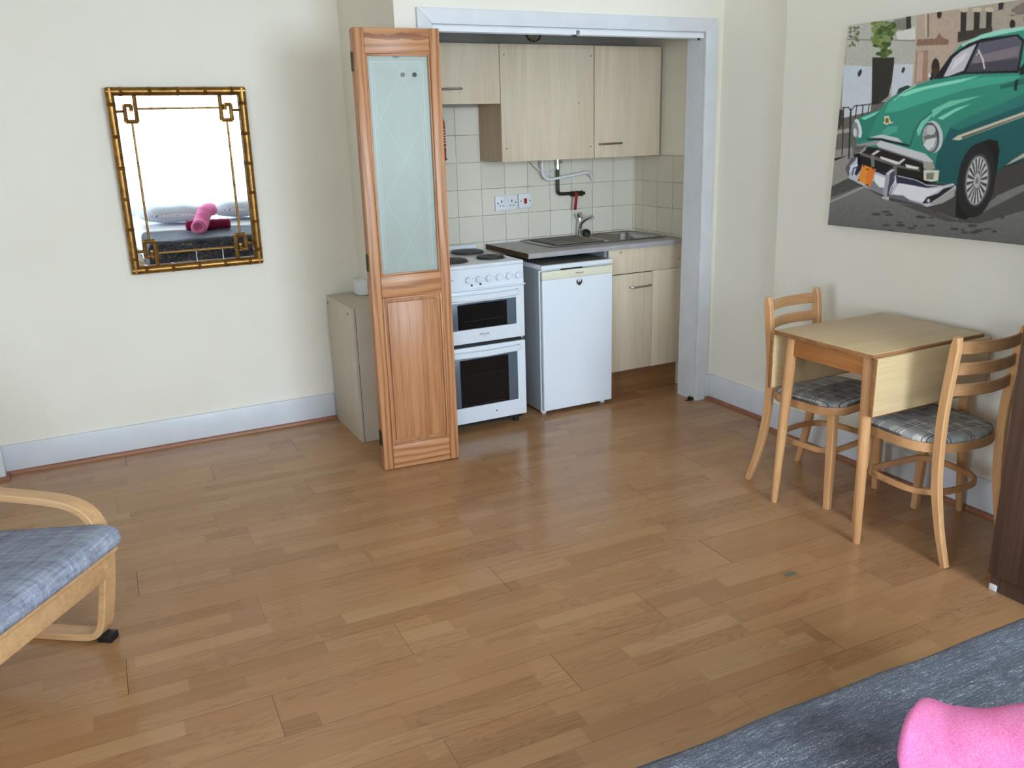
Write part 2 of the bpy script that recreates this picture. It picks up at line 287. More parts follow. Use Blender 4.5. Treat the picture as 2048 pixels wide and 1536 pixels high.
# ---------------------------------------------------------------- mesh helpers
class MB:
    def __init__(s): s.bm = bmesh.new(); s.mi = 0
    def _fin(s, faces):
        for f in faces: f.material_index = s.mi
    def box(s, x0, x1, y0, y1, z0, z1, bev=0, seg=2, xf=None):
        vs = [s.bm.verts.new(p) for p in ((x0, y0, z0), (x1, y0, z0), (x1, y1, z0), (x0, y1, z0), (x0, y0, z1), (x1, y0, z1), (x1, y1, z1), (x0, y1, z1))]
        fs = [s.bm.faces.new([vs[i] for i in q]) for q in ((3, 2, 1, 0), (4, 5, 6, 7), (0, 1, 5, 4), (1, 2, 6, 5), (2, 3, 7, 6), (3, 0, 4, 7))]
        s._fin(fs)
        if bev:
            es = {e for f in fs for e in f.edges}
            r = bmesh.ops.bevel(s.bm, geom=list(es), offset=bev, segments=seg, affect='EDGES', profile=.5)
            s._fin(r['faces']); vs = list({v for f in r['faces'] for v in f.verts} | {v for v in vs if v.is_valid})
        if xf is not None:
            for v in vs: v.co = xf @ v.co
        return s
    def tube(s, path, r, n=14, caps=True, closed=False):
        P = [Vector(p) for p in path]; m = len(P); rs = r if isinstance(r, (list, tuple)) else [r]*m
        T = []
        for i in range(m):
            a = P[(i-1) % m] if (i > 0 or closed) else P[i]; b = P[(i+1) % m] if (i < m-1 or closed) else P[i]; T.append((b-a).normalized())
        up = Vector((0, 0, 1)) if abs(T[0].z) < .9 else Vector((1, 0, 0)); nrm = (up-T[0]*up.dot(T[0])).normalized(); rings = []
        for i in range(m):
            nrm = (nrm-T[i]*nrm.dot(T[i])).normalized(); bn = T[i].cross(nrm)
            rings.append([s.bm.verts.new(P[i]+(nrm*math.cos(2*PI*k/n)+bn*math.sin(2*PI*k/n))*rs[i]) for k in range(n)])
        fs = []
        for i in range(m if closed else m-1):
            A, B = rings[i], rings[(i+1) % m]
            for k in range(n): fs.append(s.bm.faces.new((A[k], A[(k+1) % n], B[(k+1) % n], B[k])))
        if caps and not closed: fs += [s.bm.faces.new(rings[0][::-1]), s.bm.faces.new(rings[-1])]
        s._fin(fs); return s
    def cyl(s, a, b, r0, r1=None, n=20): return s.tube([a, b], [r0, r0 if r1 is None else r1], n)
    def sweep(s, path, w, t, up, closed=False, bev=0):
        # rectangular section: w along 'up', t across
        P = [Vector(p) for p in path]; m = len(P); U0 = Vector(up); rings = []
        for i in range(m):
            a = P[(i-1) % m] if (i > 0 or closed) else P[i]; b = P[(i+1) % m] if (i < m-1 or closed) else P[i]; T = (b-a).normalized()
            U = (U0-T*U0.dot(T)).normalized(); S = T.cross(U); c = bev
            w2, t2 = (w[i] if isinstance(w, list) else w)/2, (t[i] if isinstance(t, list) else t)/2
            if c: pr = [(-w2+c, -t2), (w2-c, -t2), (w2, -t2+c), (w2, t2-c), (w2-c, t2), (-w2+c, t2), (-w2, t2-c), (-w2, -t2+c)]
            else: pr = [(-w2, -t2), (w2, -t2), (w2, t2), (-w2, t2)]
            rings.append([s.bm.verts.new(P[i]+U*p+S*q) for p, q in pr])
        k = len(rings[0]); fs = []
        for i in range(m if closed else m-1):
            A, B = rings[i], rings[(i+1) % m]
            for j in range(k): fs.append(s.bm.faces.new((A[j], A[(j+1) % k], B[(j+1) % k], B[j])))
        if not closed: fs += [s.bm.faces.new(rings[0][::-1]), s.bm.faces.new(rings[-1])]
        s._fin(fs); return s
    def lathe(s, prof, c=(0, 0, 0), axis='z', n=28):
        ax = {'z': (0, 1, 2), 'y': (0, 2, 1), 'x': (1, 2, 0)}[axis]; rings = []
        for r, h in prof:
            ring = []
            if r < 1e-6:
                p = [0, 0, 0]; p[ax[2]] = h; ring = [s.bm.verts.new((p[0]+c[0], p[1]+c[1], p[2]+c[2]))]
            else:
                for k in range(n):
                    p = [0, 0, 0]; p[ax[0]] = r*math.cos(2*PI*k/n); p[ax[1]] = r*math.sin(2*PI*k/n); p[ax[2]] = h
                    ring.append(s.bm.verts.new((p[0]+c[0], p[1]+c[1], p[2]+c[2])))
            rings.append(ring)
        fs = []
        for A, B in zip(rings[:-1], rings[1:]):
            for k in range(n):
                q = [A[k % len(A)], A[(k+1) % len(A)], B[(k+1) % len(B)], B[k % len(B)]]; u = []
                for v in q:
                    if v not in u: u.append(v)
                if len(u) > 2: fs.append(s.bm.faces.new(u))
        for ring, fl in ((rings[0], 1), (rings[-1], 0)):
            if len(ring) > 2: fs.append(s.bm.faces.new(ring[::-1] if fl else ring))
        s._fin(fs); return s
    def prism(s, poly, h0, h1, plane='xy', bev=0):
        def P(a, b, h): return {'xy': (a, b, h), 'xz': (a, h, b), 'yz': (h, a, b)}[plane]
        A = [s.bm.verts.new(P(a, b, h0)) for a, b in poly]; B = [s.bm.verts.new(P(a, b, h1)) for a, b in poly]; k = len(poly)
        fs = [s.bm.faces.new(A[::-1]), s.bm.faces.new(B)]+[s.bm.faces.new((A[i], A[(i+1) % k], B[(i+1) % k], B[i])) for i in range(k)]
        s._fin(fs)
        if bev:
            r = bmesh.ops.bevel(s.bm, geom=list({e for f in fs[:2] for e in f.edges}), offset=bev, segments=3, affect='EDGES', profile=.5); s._fin(r['faces'])
        return s
    def blob(s, fn, nu, nv, closeu=True):
        # fn(u,v) -> point, u around, v along
        g = [[s.bm.verts.new(fn(i/nu, j/nv)) for i in range(nu if closeu else nu+1)] for j in range(nv+1)]; fs = []
        for j in range(nv):
            for i in range(nu):
                i2 = (i+1) % nu if closeu else i+1; fs.append(s.bm.faces.new((g[j][i], g[j][i2], g[j+1][i2], g[j+1][i])))
        s._fin(fs); return g
def obj(name, mb, mats, parent=None, smooth=True, ang=35, world=True):
    """links the builder's shapes as ONE mesh object; with a parent the world-space shapes are moved into its frame"""
    bm = mb.bm; bmesh.ops.recalc_face_normals(bm, faces=bm.faces)
    me = bpy.data.meshes.new(name); bm.to_mesh(me); bm.free()
    for m in (mats if isinstance(mats, (list, tuple)) else [mats]): me.materials.append(m)
    if smooth:
        for p in me.polygons: p.use_smooth = True
        me.set_sharp_from_angle(angle=R(ang))
    o = bpy.data.objects.new(name, me); COL.objects.link(o)
    if parent:
        o.parent = parent
        if world:
            q = parent; off = Vector((0, 0, 0))
            while q: off += q.location; q = q.parent
            me.transform(Matrix.Translation(-off))
    return o
def thing(name, label, cat, loc=(0, 0, 0), rz=0, group=None):
    o = bpy.data.objects.new(name, None); COL.objects.link(o); o.empty_display_size = .1; o.location = loc; o.rotation_euler = (0, 0, rz)
    return tag(o, label, cat, group)
def tag(o, label, cat, group=None):
    o['label'] = label; o['category'] = cat
    if group: o['group'] = group
    return o
def struct(o): o['kind'] = 'structure'; return o
def text(name, body, size, loc, rot, mat, parent, sx=1):
    cu = bpy.data.curves.new(name, 'FONT'); cu.body = body; cu.size = size; cu.align_x = 'CENTER'; cu.align_y = 'CENTER'; cu.extrude = .0004
    t = bpy.data.objects.new(name, cu); COL.objects.link(t); dg = bpy.context.evaluated_depsgraph_get(); dg.update()
    me = bpy.data.meshes.new_from_object(t.evaluated_get(dg)); bpy.data.objects.remove(t); bpy.data.curves.remove(cu)
    me.name = name; me.transform(Matrix.Translation(loc) @ Matrix.Rotation(rot, 4, 'X') @ Matrix.Diagonal((sx, 1, 1, 1))); me.materials.clear(); me.materials.append(mat)
    o = bpy.data.objects.new(name, me); COL.objects.link(o); o.parent = parent
    q = parent; off = Vector((0, 0, 0))
    while q: off += q.location; q = q.parent
    me.transform(Matrix.Translation(-off)); return o
def copy_thing(root, loc, rz, label):
    r = root.copy(); COL.objects.link(r); r.location = loc; r.rotation_euler = (0, 0, rz); r['label'] = label
    for ch in list(root.children):
        c = ch.copy(); COL.objects.link(c); c.parent = r
        for g in list(ch.children): d = g.copy(); COL.objects.link(d); d.parent = c
    return r
def arc(cx, cy, r, a0, a1, n): return [(cx+r*math.cos(R(a0+(a1-a0)*k/n)), cy+r*math.sin(R(a0+(a1-a0)*k/n))) for k in range(n+1)]

# ================================================================ the setting
XL = -2.3
YW = -5.88; H = 3.05
struct(obj('floor', MB().box(-2.5, 3.5, -6.4, .2, -.1, 0), M['floor'], smooth=False))
struct(obj('ceiling', MB().box(-2.5, 3.5, -6.3, .2, H, H+.1), M['ceiling'], smooth=False))
struct(obj('wall_back', MB().box(-2.5, 1.5, 0, .12, 0, H), M['wall'], smooth=False))
struct(obj('wall_left', MB().box(-2.45, -2.3, UY1, 0, 0, H).box(-2.45, -2.3, -6.03, UY0, 0, H).box(-2.45, -2.3, UY0, UY1, 0, WZ0).box(-2.45, -2.3, UY0, UY1, WZ1, H), M['wall'], smooth=False))
struct(obj('wall_left_pier', MB().box(-2.3, -.472, -.07, 0, 0, H), M['wall'], smooth=False))
b = MB().box(1.4025, 1.565, -.836, -.72, 0, H).box(1.565, 3.13, -.836, -.72, 2.03, H).box(3.13, 3.255, -.836, -.72, 0, H)
struct(obj('wall_kitchen_front', b, M['wall'], smooth=False))
struct(obj('wall_kitchen_side', MB().box(1.4025, 1.5, -.72, 0, 0, H), M['wall'], smooth=False))
struct(obj('wall_alcove_back', MB().box(1.5, 3.4, -.021, .12, 0, H), M['tile'], smooth=False))
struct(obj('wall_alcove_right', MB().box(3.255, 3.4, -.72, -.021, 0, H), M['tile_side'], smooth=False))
struct(obj('ceiling_alcove', MB().box(1.5, 3.255, -.72, -.021, 2.34, 2.4), M['ceiling'], smooth=False))
struct(obj('wall_right', MB().box(3.24, 3.4, -6.0, -.836, 0, H), M['wall'], smooth=False))
struct(obj('wall_right_chimney', MB().prism([(-3.6, 0), (-1.412, 0), (-1.368, H), (-3.6, H)], 3.155, 3.24, 'yz'), M['wall'], smooth=False))
b = MB()
for x0, x1, z0, z1 in ((XL, VX0, 0, H), (VX1, WX0, 0, H), (WX1, 3.24, 0, H), (VX0, VX1, 0, WZ0), (VX0, VX1, WZ1, H), (WX0, WX1, 0, WZ0), (WX0, WX1, WZ1, H)): b.box(x0, x1, YW-.14, YW, z0, z1)
struct(obj('wall_front', b, M['wall'], smooth=False))
def window(n, x0, x1):
    b = MB(); y0, y1 = YW-.12, YW-.06
    for a in ((x0, x0+.06), (x1-.06, x1)): b.box(*a, y0, y1, WZ0, WZ1, .004)
    for z in ((WZ0, WZ0+.06), (WZ1-.06, WZ1), (1.50, 1.55)): b.box(x0+.06, x1-.06, y0, y1, *z, .004)
    b.box(x0-.04, x1+.04, YW-.02, YW+.06, WZ0-.035, WZ0, .006)
    w = struct(obj('window_%d' % n, b, M['skirt']))
    obj('glass_pane', MB().box(x0+.06, x1-.06, YW-.095, YW-.09, WZ0+.06, WZ1-.06), M['clear'], w, smooth=False)
window(1, WX0, WX1); window(2, VX0, VX1)  # the second one is unseen, added for the left fill light
b = MB()
for a in ((UY0, UY0+.06), (UY1-.06, UY1)): b.box(-2.42, -2.36, *a, WZ0, WZ1, .004)
for z in ((WZ0, WZ0+.06), (WZ1-.06, WZ1), (1.50, 1.55)): b.box(-2.42, -2.36, UY0+.06, UY1-.06, *z, .004)
w = struct(obj('window_3', b, M['skirt'])); obj('glass_pane', MB().box(-2.395, -2.39, UY0+.06, UY1-.06, WZ0+.06, WZ1-.06), M['clear'], w, smooth=False)  # unseen window, added as the opening for the side fill light
def net(x0, x1, label):
    b = MB(); n = 160
    b.blob(lambda u, v: (x0+(x1-x0)*u, YW+.085+.016*math.sin(u*(x1-x0)*70)+.006*math.sin(u*61), WZ0-.05+(WZ1+.08-WZ0)*v), n, 3, False)
    t = thing('net_curtain', label, 'curtain', ((x0+x1)/2, YW+.085, WZ0-.05)); obj('net', b, M['sheer'], t)
    obj('curtain_rail', MB().cyl((x0-.05, YW+.085, WZ1+.045), (x1+.05, YW+.085, WZ1+.045), .009), M['white_plastic'], t)
net(WX0-.08, WX1+.08, 'white net curtain over the wide bright window behind the bed head')
net(VX0-.08, VX1+.08, 'white net curtain over the unseen added window left of the bed head')
# skirting boards and wood beading
def skirt(name, x0, x1, y0, y1, h=.148): return struct(obj(name, MB().box(x0, x1, y0, y1, 0, h, .003), M['skirt']))
skirt('baseboard_back', -.472, 1.2025, -.018, 0); skirt('baseboard_left_pier', -2.3, -.454, -.088, -.07)
struct(obj('baseboard_left_pier_end', MB().box(-.472, -.454, -.07, -.018, 0, .148, .002), M['skirt']))
skirt('baseboard_right', 3.222, 3.24, -1.412, -.836); skirt('baseboard_right_chimney', 3.137, 3.155, -3.6, -1.39)
struct(obj('baseboard_right_chimney_end', MB().box(3.155, 3.222, -1.411, -1.392, 0, .148, .002), M['skirt']))
skirt('baseboard_kitchen_front', 3.2, 3.222, -.854, -.836, .15)
def bead(k, x0, x1, y0, y1, axis):
    m = M['beading']; s = .017
    b = MB().prism([(0, 0), (s, 0), (s*.95, s*.45), (s*.7, s*.85), (s*.3, s), (0, s)], 0, 1, 'xy'); bm = b.bm
    for v in bm.verts:
        p, q, h = v.co
        if axis == 'x': v.co = (x0+(x1-x0)*h, y0-p, q)          # lies along x, foot towards -y
        elif axis == 'y': v.co = (x0-p, y0+(y1-y0)*h, q)        # lies along y, foot towards -x
        else: v.co = (x0+p, y0+(y1-y0)*h, q)
    return struct(obj('trim_%d' % k, b, m))
bead(1, -.454, 1.2025, -.018, 0, 'x'); bead(2, -2.3, -.437, -.088, 0, 'x'); bead(3, -.454, 0, -.105, -.018, '-y')
bead(4, 3.222, 0, -1.392, -.854, 'y'); bead(5, 3.137, 0, -3.6, -1.375, 'y'); bead(6, 3.19, 3.222, -.854, 0, 'x')
# architrave, lining and door track
def mitre(k, poly): return struct(obj('trim_%d' % k, MB().prism(poly, -.856, -.836, 'xz', .003), M['arch']))
mitre(7, [(1.503, 0), (1.572, 0), (1.572, 2.021), (1.503, 2.0875)])
mitre(8, [(3.129, 0), (3.204, 0), (3.186, 2.0875), (3.114, 2.021)])
mitre(9, [(1.503, 2.0875), (1.572, 2.021), (3.114, 2.021), (3.186, 2.0875)])
b = MB().prism([(3.128, 0), (3.146, 0), (3.132, 2.03), (3.114, 2.03)], -.8355, -.70, 'xz')
for v in b.bm.verts:
    if v.co.y > -.75 and v.co.z < 1: v.co.y = -.678           # the old lining is out of true
struct(obj('trim_10', b, M['arch'], smooth=False))
struct(obj('trim_11', MB().box(1.55, 1.566, -.8355, -.70, 0, 2.03), M['arch'], smooth=False))
struct(obj('trim_12', MB().box(1.566, 3.114, -.8355, -.70, 2.012, 2.03), M['arch'], smooth=False))
b = MB()
for a, c in ((1.575, 2.325), (2.345, 3.104)): b.box(a, c, -.846, -.842, 1.992, 2.014).box(a, c, -.842, -.80, 2.008, 2.012).box(a, c, -.80, -.796, 1.992, 2.012)
tr = tag(obj('door_track', b, M['white_plastic'], smooth=False), 'white sliding door track under the kitchen opening lintel', 'track')
for x_ in (2.335, 1.60, 3.09): obj('roller_pin', MB().cyl((x_, -.822, 1.984), (x_, -.822, 2.012), .006), M['black'], tr)
tag(obj('floor_pivot', MB().box(3.108, 3.127, -.835, -.80, 0, .018, .002).box(3.08, 3.127, -.83, -.81, 0, .003), M['brass_dk']), 'small dark metal door pivot at the foot of the right jamb', 'bracket')

# ================================================================ mirror
def make_mirror():
    t = thing('wall_mirror', 'gilt bamboo-framed mirror with fretwork corners on the white wall', 'mirror', (.566, -.001, .92))
    x0, x1, z0, z1 = .244, .887, .92, 1.803; r = .0198; a = x0+r; c = x1-r; e = z0+r; f = z1-r; Y = -.0255
    fr = MB()
    def bam(p, q, rad, knots):
        p, q = Vector(p), Vector(q); d = (q-p).normalized(); L = (q-p).length; fr.tube([p, q], [rad, rad], 16)
        for k in knots:
            for o_, rr in ((-.0055, 1.0), (0, 1.16), (.0055, 1.0)):
                m_ = p+d*(L*k+o_ * (rad/.0198)**.5); w_ = .0022*(rad/.0198)**.5+.0004; fr.tube([m_-d*w_, m_, m_+d*w_], [rad*1.0, rad*(1.13 if rr > 1 else 1.10), rad*1.0], 16, False)
    def frame_bar(p, q, n): bam(p, q, r, [(k+.5)/n for k in range(n)])
    frame_bar((a-r*.7, Y, e), (c+r*.7, Y, e), 5); frame_bar((a-r*.7, Y, f), (c+r*.7, Y, f), 5); frame_bar((a, Y, e-r*.7), (a, Y, f+r*.7), 6); frame_bar((c, Y, e-r*.7), (c, Y, f+r*.7), 6)
    fr.box(x0+.004, x1-.004, -.008, -.002, z0+.004, z0+.03).box(x0+.004, x1-.004, -.008, -.002, z1-.03, z1-.004).box(x0+.004, x0+.03, -.008, -.002, z0+.03, z1-.03).box(x1-.03, x1-.004, -.008, -.002, z0+.03, z1-.03)
    obj('frame', fr, M['gold'], t)
    for sx in (0, 1):
        for sz in (0, 1):
            fr = MB(); X = lambda u: x0+u if sx == 0 else x1-u
            Z = lambda v: z1-v if sz == 1 else z0+v
            y = -.018; w = .0088; P = lambda u, v: (X(u), y, Z(v))
            # greek key: bar from the frame, round the box and curling inside
            key = [(.126, .022), (.126, .157), (.077, .157), (.077, .083), (.106, .083), (.106, .106)]
            for p, q in zip(key[:-1], key[1:]):
                fr.tube([P(*p), P(*q)], w, 8); fr.tube([P(*q), (X(q[0]), y-.001, Z(q[1]))], w, 8)
            for p, q in ((key[0], key[1]), (key[2], key[3])):
                m_ = ((p[0]+q[0])/2, (p[1]+q[1])/2)
                for o_ in (-.006, .006): fr.tube([P(m_[0], m_[1]+o_-.0015), P(m_[0], m_[1]+o_+.0015)], w*1.2, 8)
            fr.tube([P(.024, .110), P(.077, .110)], .0062, 8)
            obj('fretwork_corner', fr, M['gold'], t)
    y = -.014
    def rod(p, q, n):
        nonlocal fr
        fr = MB(); bam(p, q, .0052, [(k+1)/(n+1) for k in range(n)]); obj('fretwork_rod', fr, M['gold'], t)
    rod((x0+.126, y, z1-.098), (x1-.126, y, z1-.098), 5); rod((x0+.126, y, z0+.096), (x1-.126, y, z0+.096), 5)
    rod((x0+.102, y, z0+.157), (x0+.102, y, z1-.157), 8); rod((x1-.102, y, z0+.157), (x1-.102, y, z1-.157), 8)
    # thin lead lines between the lower mirror panes
    for xx, h0, h1 in ((.560, .033, .092), (.690, .033, .092)): fretless = obj('lead_line', MB().box(xx-.0015, xx+.0015, -.0125, -.0105, z0+h0, z0+h1), M['skirt'], t)
    # glass leans forward a little, as it hangs
    g = MB().box(x0+.02, x1-.02, -.0095, -.0085, z0+.02, z1-.02); o = obj('mirror_glass', g, M['mirror'], t, smooth=False)
    t.rotation_euler = (R(1.25), 0, 0)
make_mirror()

# ================================================================ folding door
def make_door():
    X0, X1, Z0, Z1 = 1.176, 1.555, .003, 1.988
    t = thing('bifold_door', 'stained pine folding door with frosted glass leaning open before the kitchen', 'door', (X0, -.944, 0), R(-4.4))
    def leaf(y0, y1, front):
        sd = MB().box(0, .047, y0, y1, Z0, Z1, .004).box(.332, .379, y0, y1, Z0, Z1, .004)
        lf = obj('door_leaf', sd, M['pine_z'], t, world=False)
        def sub(n, b, m): return obj(n, b, m, lf, world=False)
        sub('top_rail', MB().box(.047, .332, y0+.001, y1-.001, 1.884, Z1-.0005, .002), M['pine_top'])
        sub('middle_rail', MB().box(.047, .332, y0+.001, y1-.001, .836, .938, .002), M['pine_x'])
        sub('bottom_rail', MB().box(.047, .332, y0+.001, y1-.001, Z0+.0005, .121, .002), M['pine_x'])
        s = MB()                                              # moulded bead round the panel and glass
        for za, zb in ((.121, .836), (.938, 1.884)):
            for yy in ((y0+.002, y0+.011), (y1-.011, y1-.002)):
                s.mi = 0; s.box(.047, .056, *yy, za, zb, .003).box(.323, .332, *yy, za, zb, .003); s.mi = 1; s.box(.056, .323, *yy, za, za+.009, .003).box(.056, .323, *yy, zb-.009, zb, .003)
        sub('glazing_bead', s, [M['pine_z'], M['pine_x']])
        ym = (y0+y1)/2
        p = MB().box(.047, .332, ym-.004, ym+.004, .121, .836)
        p.box(.068, .311, y0+.006, ym, .142, .815, .006); sub('door_panel', p, M['pine_panel'])
        sub('glass_pane', MB().box(.05, .329, ym-.002, ym+.002, .94, 1.882), M['frost'])
        return lf, ym
    lf, ym = leaf(0, .033, True); leaf(.037, .07, False)
    hg = MB()
    for z in (1.855, 1.0, .16): hg.box(-.0025, .001, .012, .058, z-.038, z+.038).cyl((-.004, .035, z-.038), (-.004, .035, z+.038), .0045, n=10)
    obj('hinge', hg, M['brass_dk'], t, world=False)
    yf = ym-.002
    o = obj('suction_mark', MB().cyl((.262, yf, 1.800), (.262, yf-.004, 1.800), .0095), M['black'], lf, world=False); o['label'] = 'black suction cup'
    o = obj('suction_mark', MB().cyl((.209, yf, 1.800), (.209, yf-.003, 1.800), .0095), M['grey_cup'], lf, world=False); o['label'] = 'grey suction cup'
    obj('glass_hook', MB().box(.168, .194, yf-.006, yf, 1.868, 1.874, .002).cyl((.181, yf, 1.872), (.181, yf-.008, 1.872), .006), M['clear'], lf, world=False)
make_door()

# ================================================================ boxed cupboard in the corner
def make_box():
    t = thing('meter_cupboard', 'cream painted low box cupboard in the wall corner behind the pine door', 'cupboard', (1.3, -.25, 0))
    obj('side_panel', MB().box(1.203, 1.219, -.501, -.04, 0, .717, .0015), M['box_cream'], t)
    obj('front_panel', MB().box(1.2215, 1.402, -.501, -.485, .0, .7165, .0015), M['box_cream'], t)
    obj('top_panel', MB().box(1.219, 1.402, -.485, -.04, .701, .717, .0015), M['box_cream'], t)
    obj('seam', MB().box(1.2185, 1.222, -.499, -.48, .002, .714), M['black'], t, smooth=False)
    for y_ in (-.06, -.43): obj('screw', MB().cyl((1.203, y_, .678), (1.2005, y_, .678), .005, n=10), M['brass_dk'], t)
make_box()
j = thing('junction_box', 'small white cable box on the corner cupboard top beside the door edge', 'box', (1.36, -.13, .7171))
obj('casing', MB().box(1.345, 1.4, -.175, -.09, .7171, .80, .006), M['white_plastic'], j); obj('cover', MB().box(1.339, 1.345, -.17, -.095, .722, .795, .003), M['white_plastic'], j)

# ================================================================ cooker
def make_cooker():
    x0, x1, yf = 1.604, 2.104, -.662
    t = thing('electric_cooker', 'white freestanding double-oven electric cooker with black hotplates', 'cooker', ((x0+x1)/2, -.36, 0))
    obj('body', MB().box(x0, x1, -.635, -.06, .05, .882, .003), M['white_app'], t)
    h = MB(); n = 28
    h.box(x0-.001, x1+.001, yf, -.055, .882, .903, .007, 3).box(x0, x1, -.075, -.055, .90, .925, .005); hob = obj('hob', h, M['white_app'], t)
    for x, y, r in ((1.972, -.235, .091), (1.988, -.500, .073), (1.752, -.500, .091), (1.736, -.235, .073)):
        p = obj('hotplate', MB().lathe([(r+.008, .903), (r+.006, .9055), (r, .9075), (r, .913), (r-.004, .9155), (r*.35, .9155), (r*.3, .9135), (0, .9135)], (x, y, 0), 'z', 40), M['hotplate'], hob)
        q = obj('trim_ring', MB().lathe([(r+.013, .9025), (r+.010, .9062), (r+.001, .9062), (r+.001, .9025)], (x, y, 0), 'z', 40), M['steel'], hob)
    cp = obj('control_panel', MB().prism([(-.635, .781), (yf+.003, .781), (yf+.006, .882), (-.635, .882)], x0, x1, 'yz', .002), M['white_app'], t)
    obj('ledge', MB().box(x0-.003, x1+.005, yf-.008, -.632, .772, .781, .003), M['white_app'], t)
    for k in range(6):
        x = 1.781+.0572*k; kb = MB().lathe([(.0225, 0), (.0225, .002), (.0185, .004), (.0165, .020), (.014, .0225), (0, .0225)], (0, 0, 0), 'y', 26)
        for v in kb.bm.verts: v.co.y = -v.co.y
        kb.box(-.003, .003, -.027, -.002, -.0165, .0165, .001)
        for v in kb.bm.verts: v.co += Vector((x, yf+.004, .826))
        obj('control_knob', kb, M['white_app'], cp)
        mk = MB()
        for q in range(7):
            a = R(-120+40*q); mk.box(-.0008, .0008, 0, .0006, -.0016, .0016, xf=Matrix.Translation((x+.027*math.sin(a), yf+.0035, .826+.027*math.cos(a))))
        obj('dial_mark', mk, M['text_grey'], cp)
    for x, z in ((1.800, .797), (1.850, .799)): obj('indicator_light', MB().cyl((x, yf+.005, z), (x, yf, z), .0055, n=14), M['black'], cp)
    obj('maker_mark', MB().box(1.686, 1.702, yf+.003, yf+.0045, .829, .832), M['text_grey'], cp)
    def oven(name, z0, z1, wz0, wz1, hz, label, racks):
        d = obj(name, MB().box(x0, x1, yf, -.640, z0, z1, .005, 3), M['white_app'], t); d['label'] = label
        w = obj('window_border', MB().box(1.655, 2.053, yf-.002, yf+.004, wz0, wz1, .0015), M['grey_glass'], d)
        obj('oven_window', MB().box(1.712, 1.996, yf-.0028, yf, wz0+.004 if wz1-wz0 > .2 else wz0+.004, wz1-.008), M['dark_glass'], d, smooth=False)
        hb = MB(); P = [(1.645, yf+.002, hz), (1.652, yf-.020, hz), (1.675, yf-.032, hz-.002), (1.855, yf-.038, hz-.006), (2.035, yf-.032, hz-.002), (2.058, yf-.020, hz), (2.065, yf+.002, hz)]
        hb.sweep(P, .030, .012, (0, 0, 1), bev=.004); obj('oven_handle', hb, M['white_app'], d)
        for z in racks:
            rk = MB().cyl((1.73, yf-.0032, z-.001), (1.975, yf-.0032, z+.001), .0009, n=6)
            for q in range(9): rk.cyl((1.745+.026*q, yf-.0032, z), (1.745+.026*q, yf-.0032, z+.0045), .0007, n=6)
            obj('oven_rack', rk, M['brass_dk'], d)
        return d
    d1 = oven('oven_door', .491, .770, .566, .709, .742, 'smaller upper oven door', (.612,)); d2 = oven('oven_door', .053, .470, .143, .413, .441, 'taller lower oven door', (.318, .155))
    text('maker_name', 'ZANUSSI', .0125, (1.861, yf-.0005, .534), R(90), M['text_dark'], d1, 1.15); text('model_line', 'electric', .006, (1.861, yf-.0005, .523), R(90), M['text_grey'], d1)
    obj('latch_hole', MB().box(1.916, 1.922, yf-.001, yf+.001, .096, .104), M['black'], d2)
    obj('door_gap', MB().box(x0+.004, x1-.02, -.646, -.630, .470, .492), M['black'], t, smooth=False); obj('hinge_tab', MB().box(x1-.02, x1-.004, -.655, -.630, .472, .489, .001), M['steel'], t)
    obj('base_plinth', MB().box(x0+.012, x1-.012, -.62, -.08, .025, .052), M['black'], t, smooth=False)
    for x in (x0+.04, x1-.04):
        for y in (-.60, -.11): obj('foot', MB().cyl((x, y, 0), (x, y, .03), .016), M['black'], t)
make_cooker()

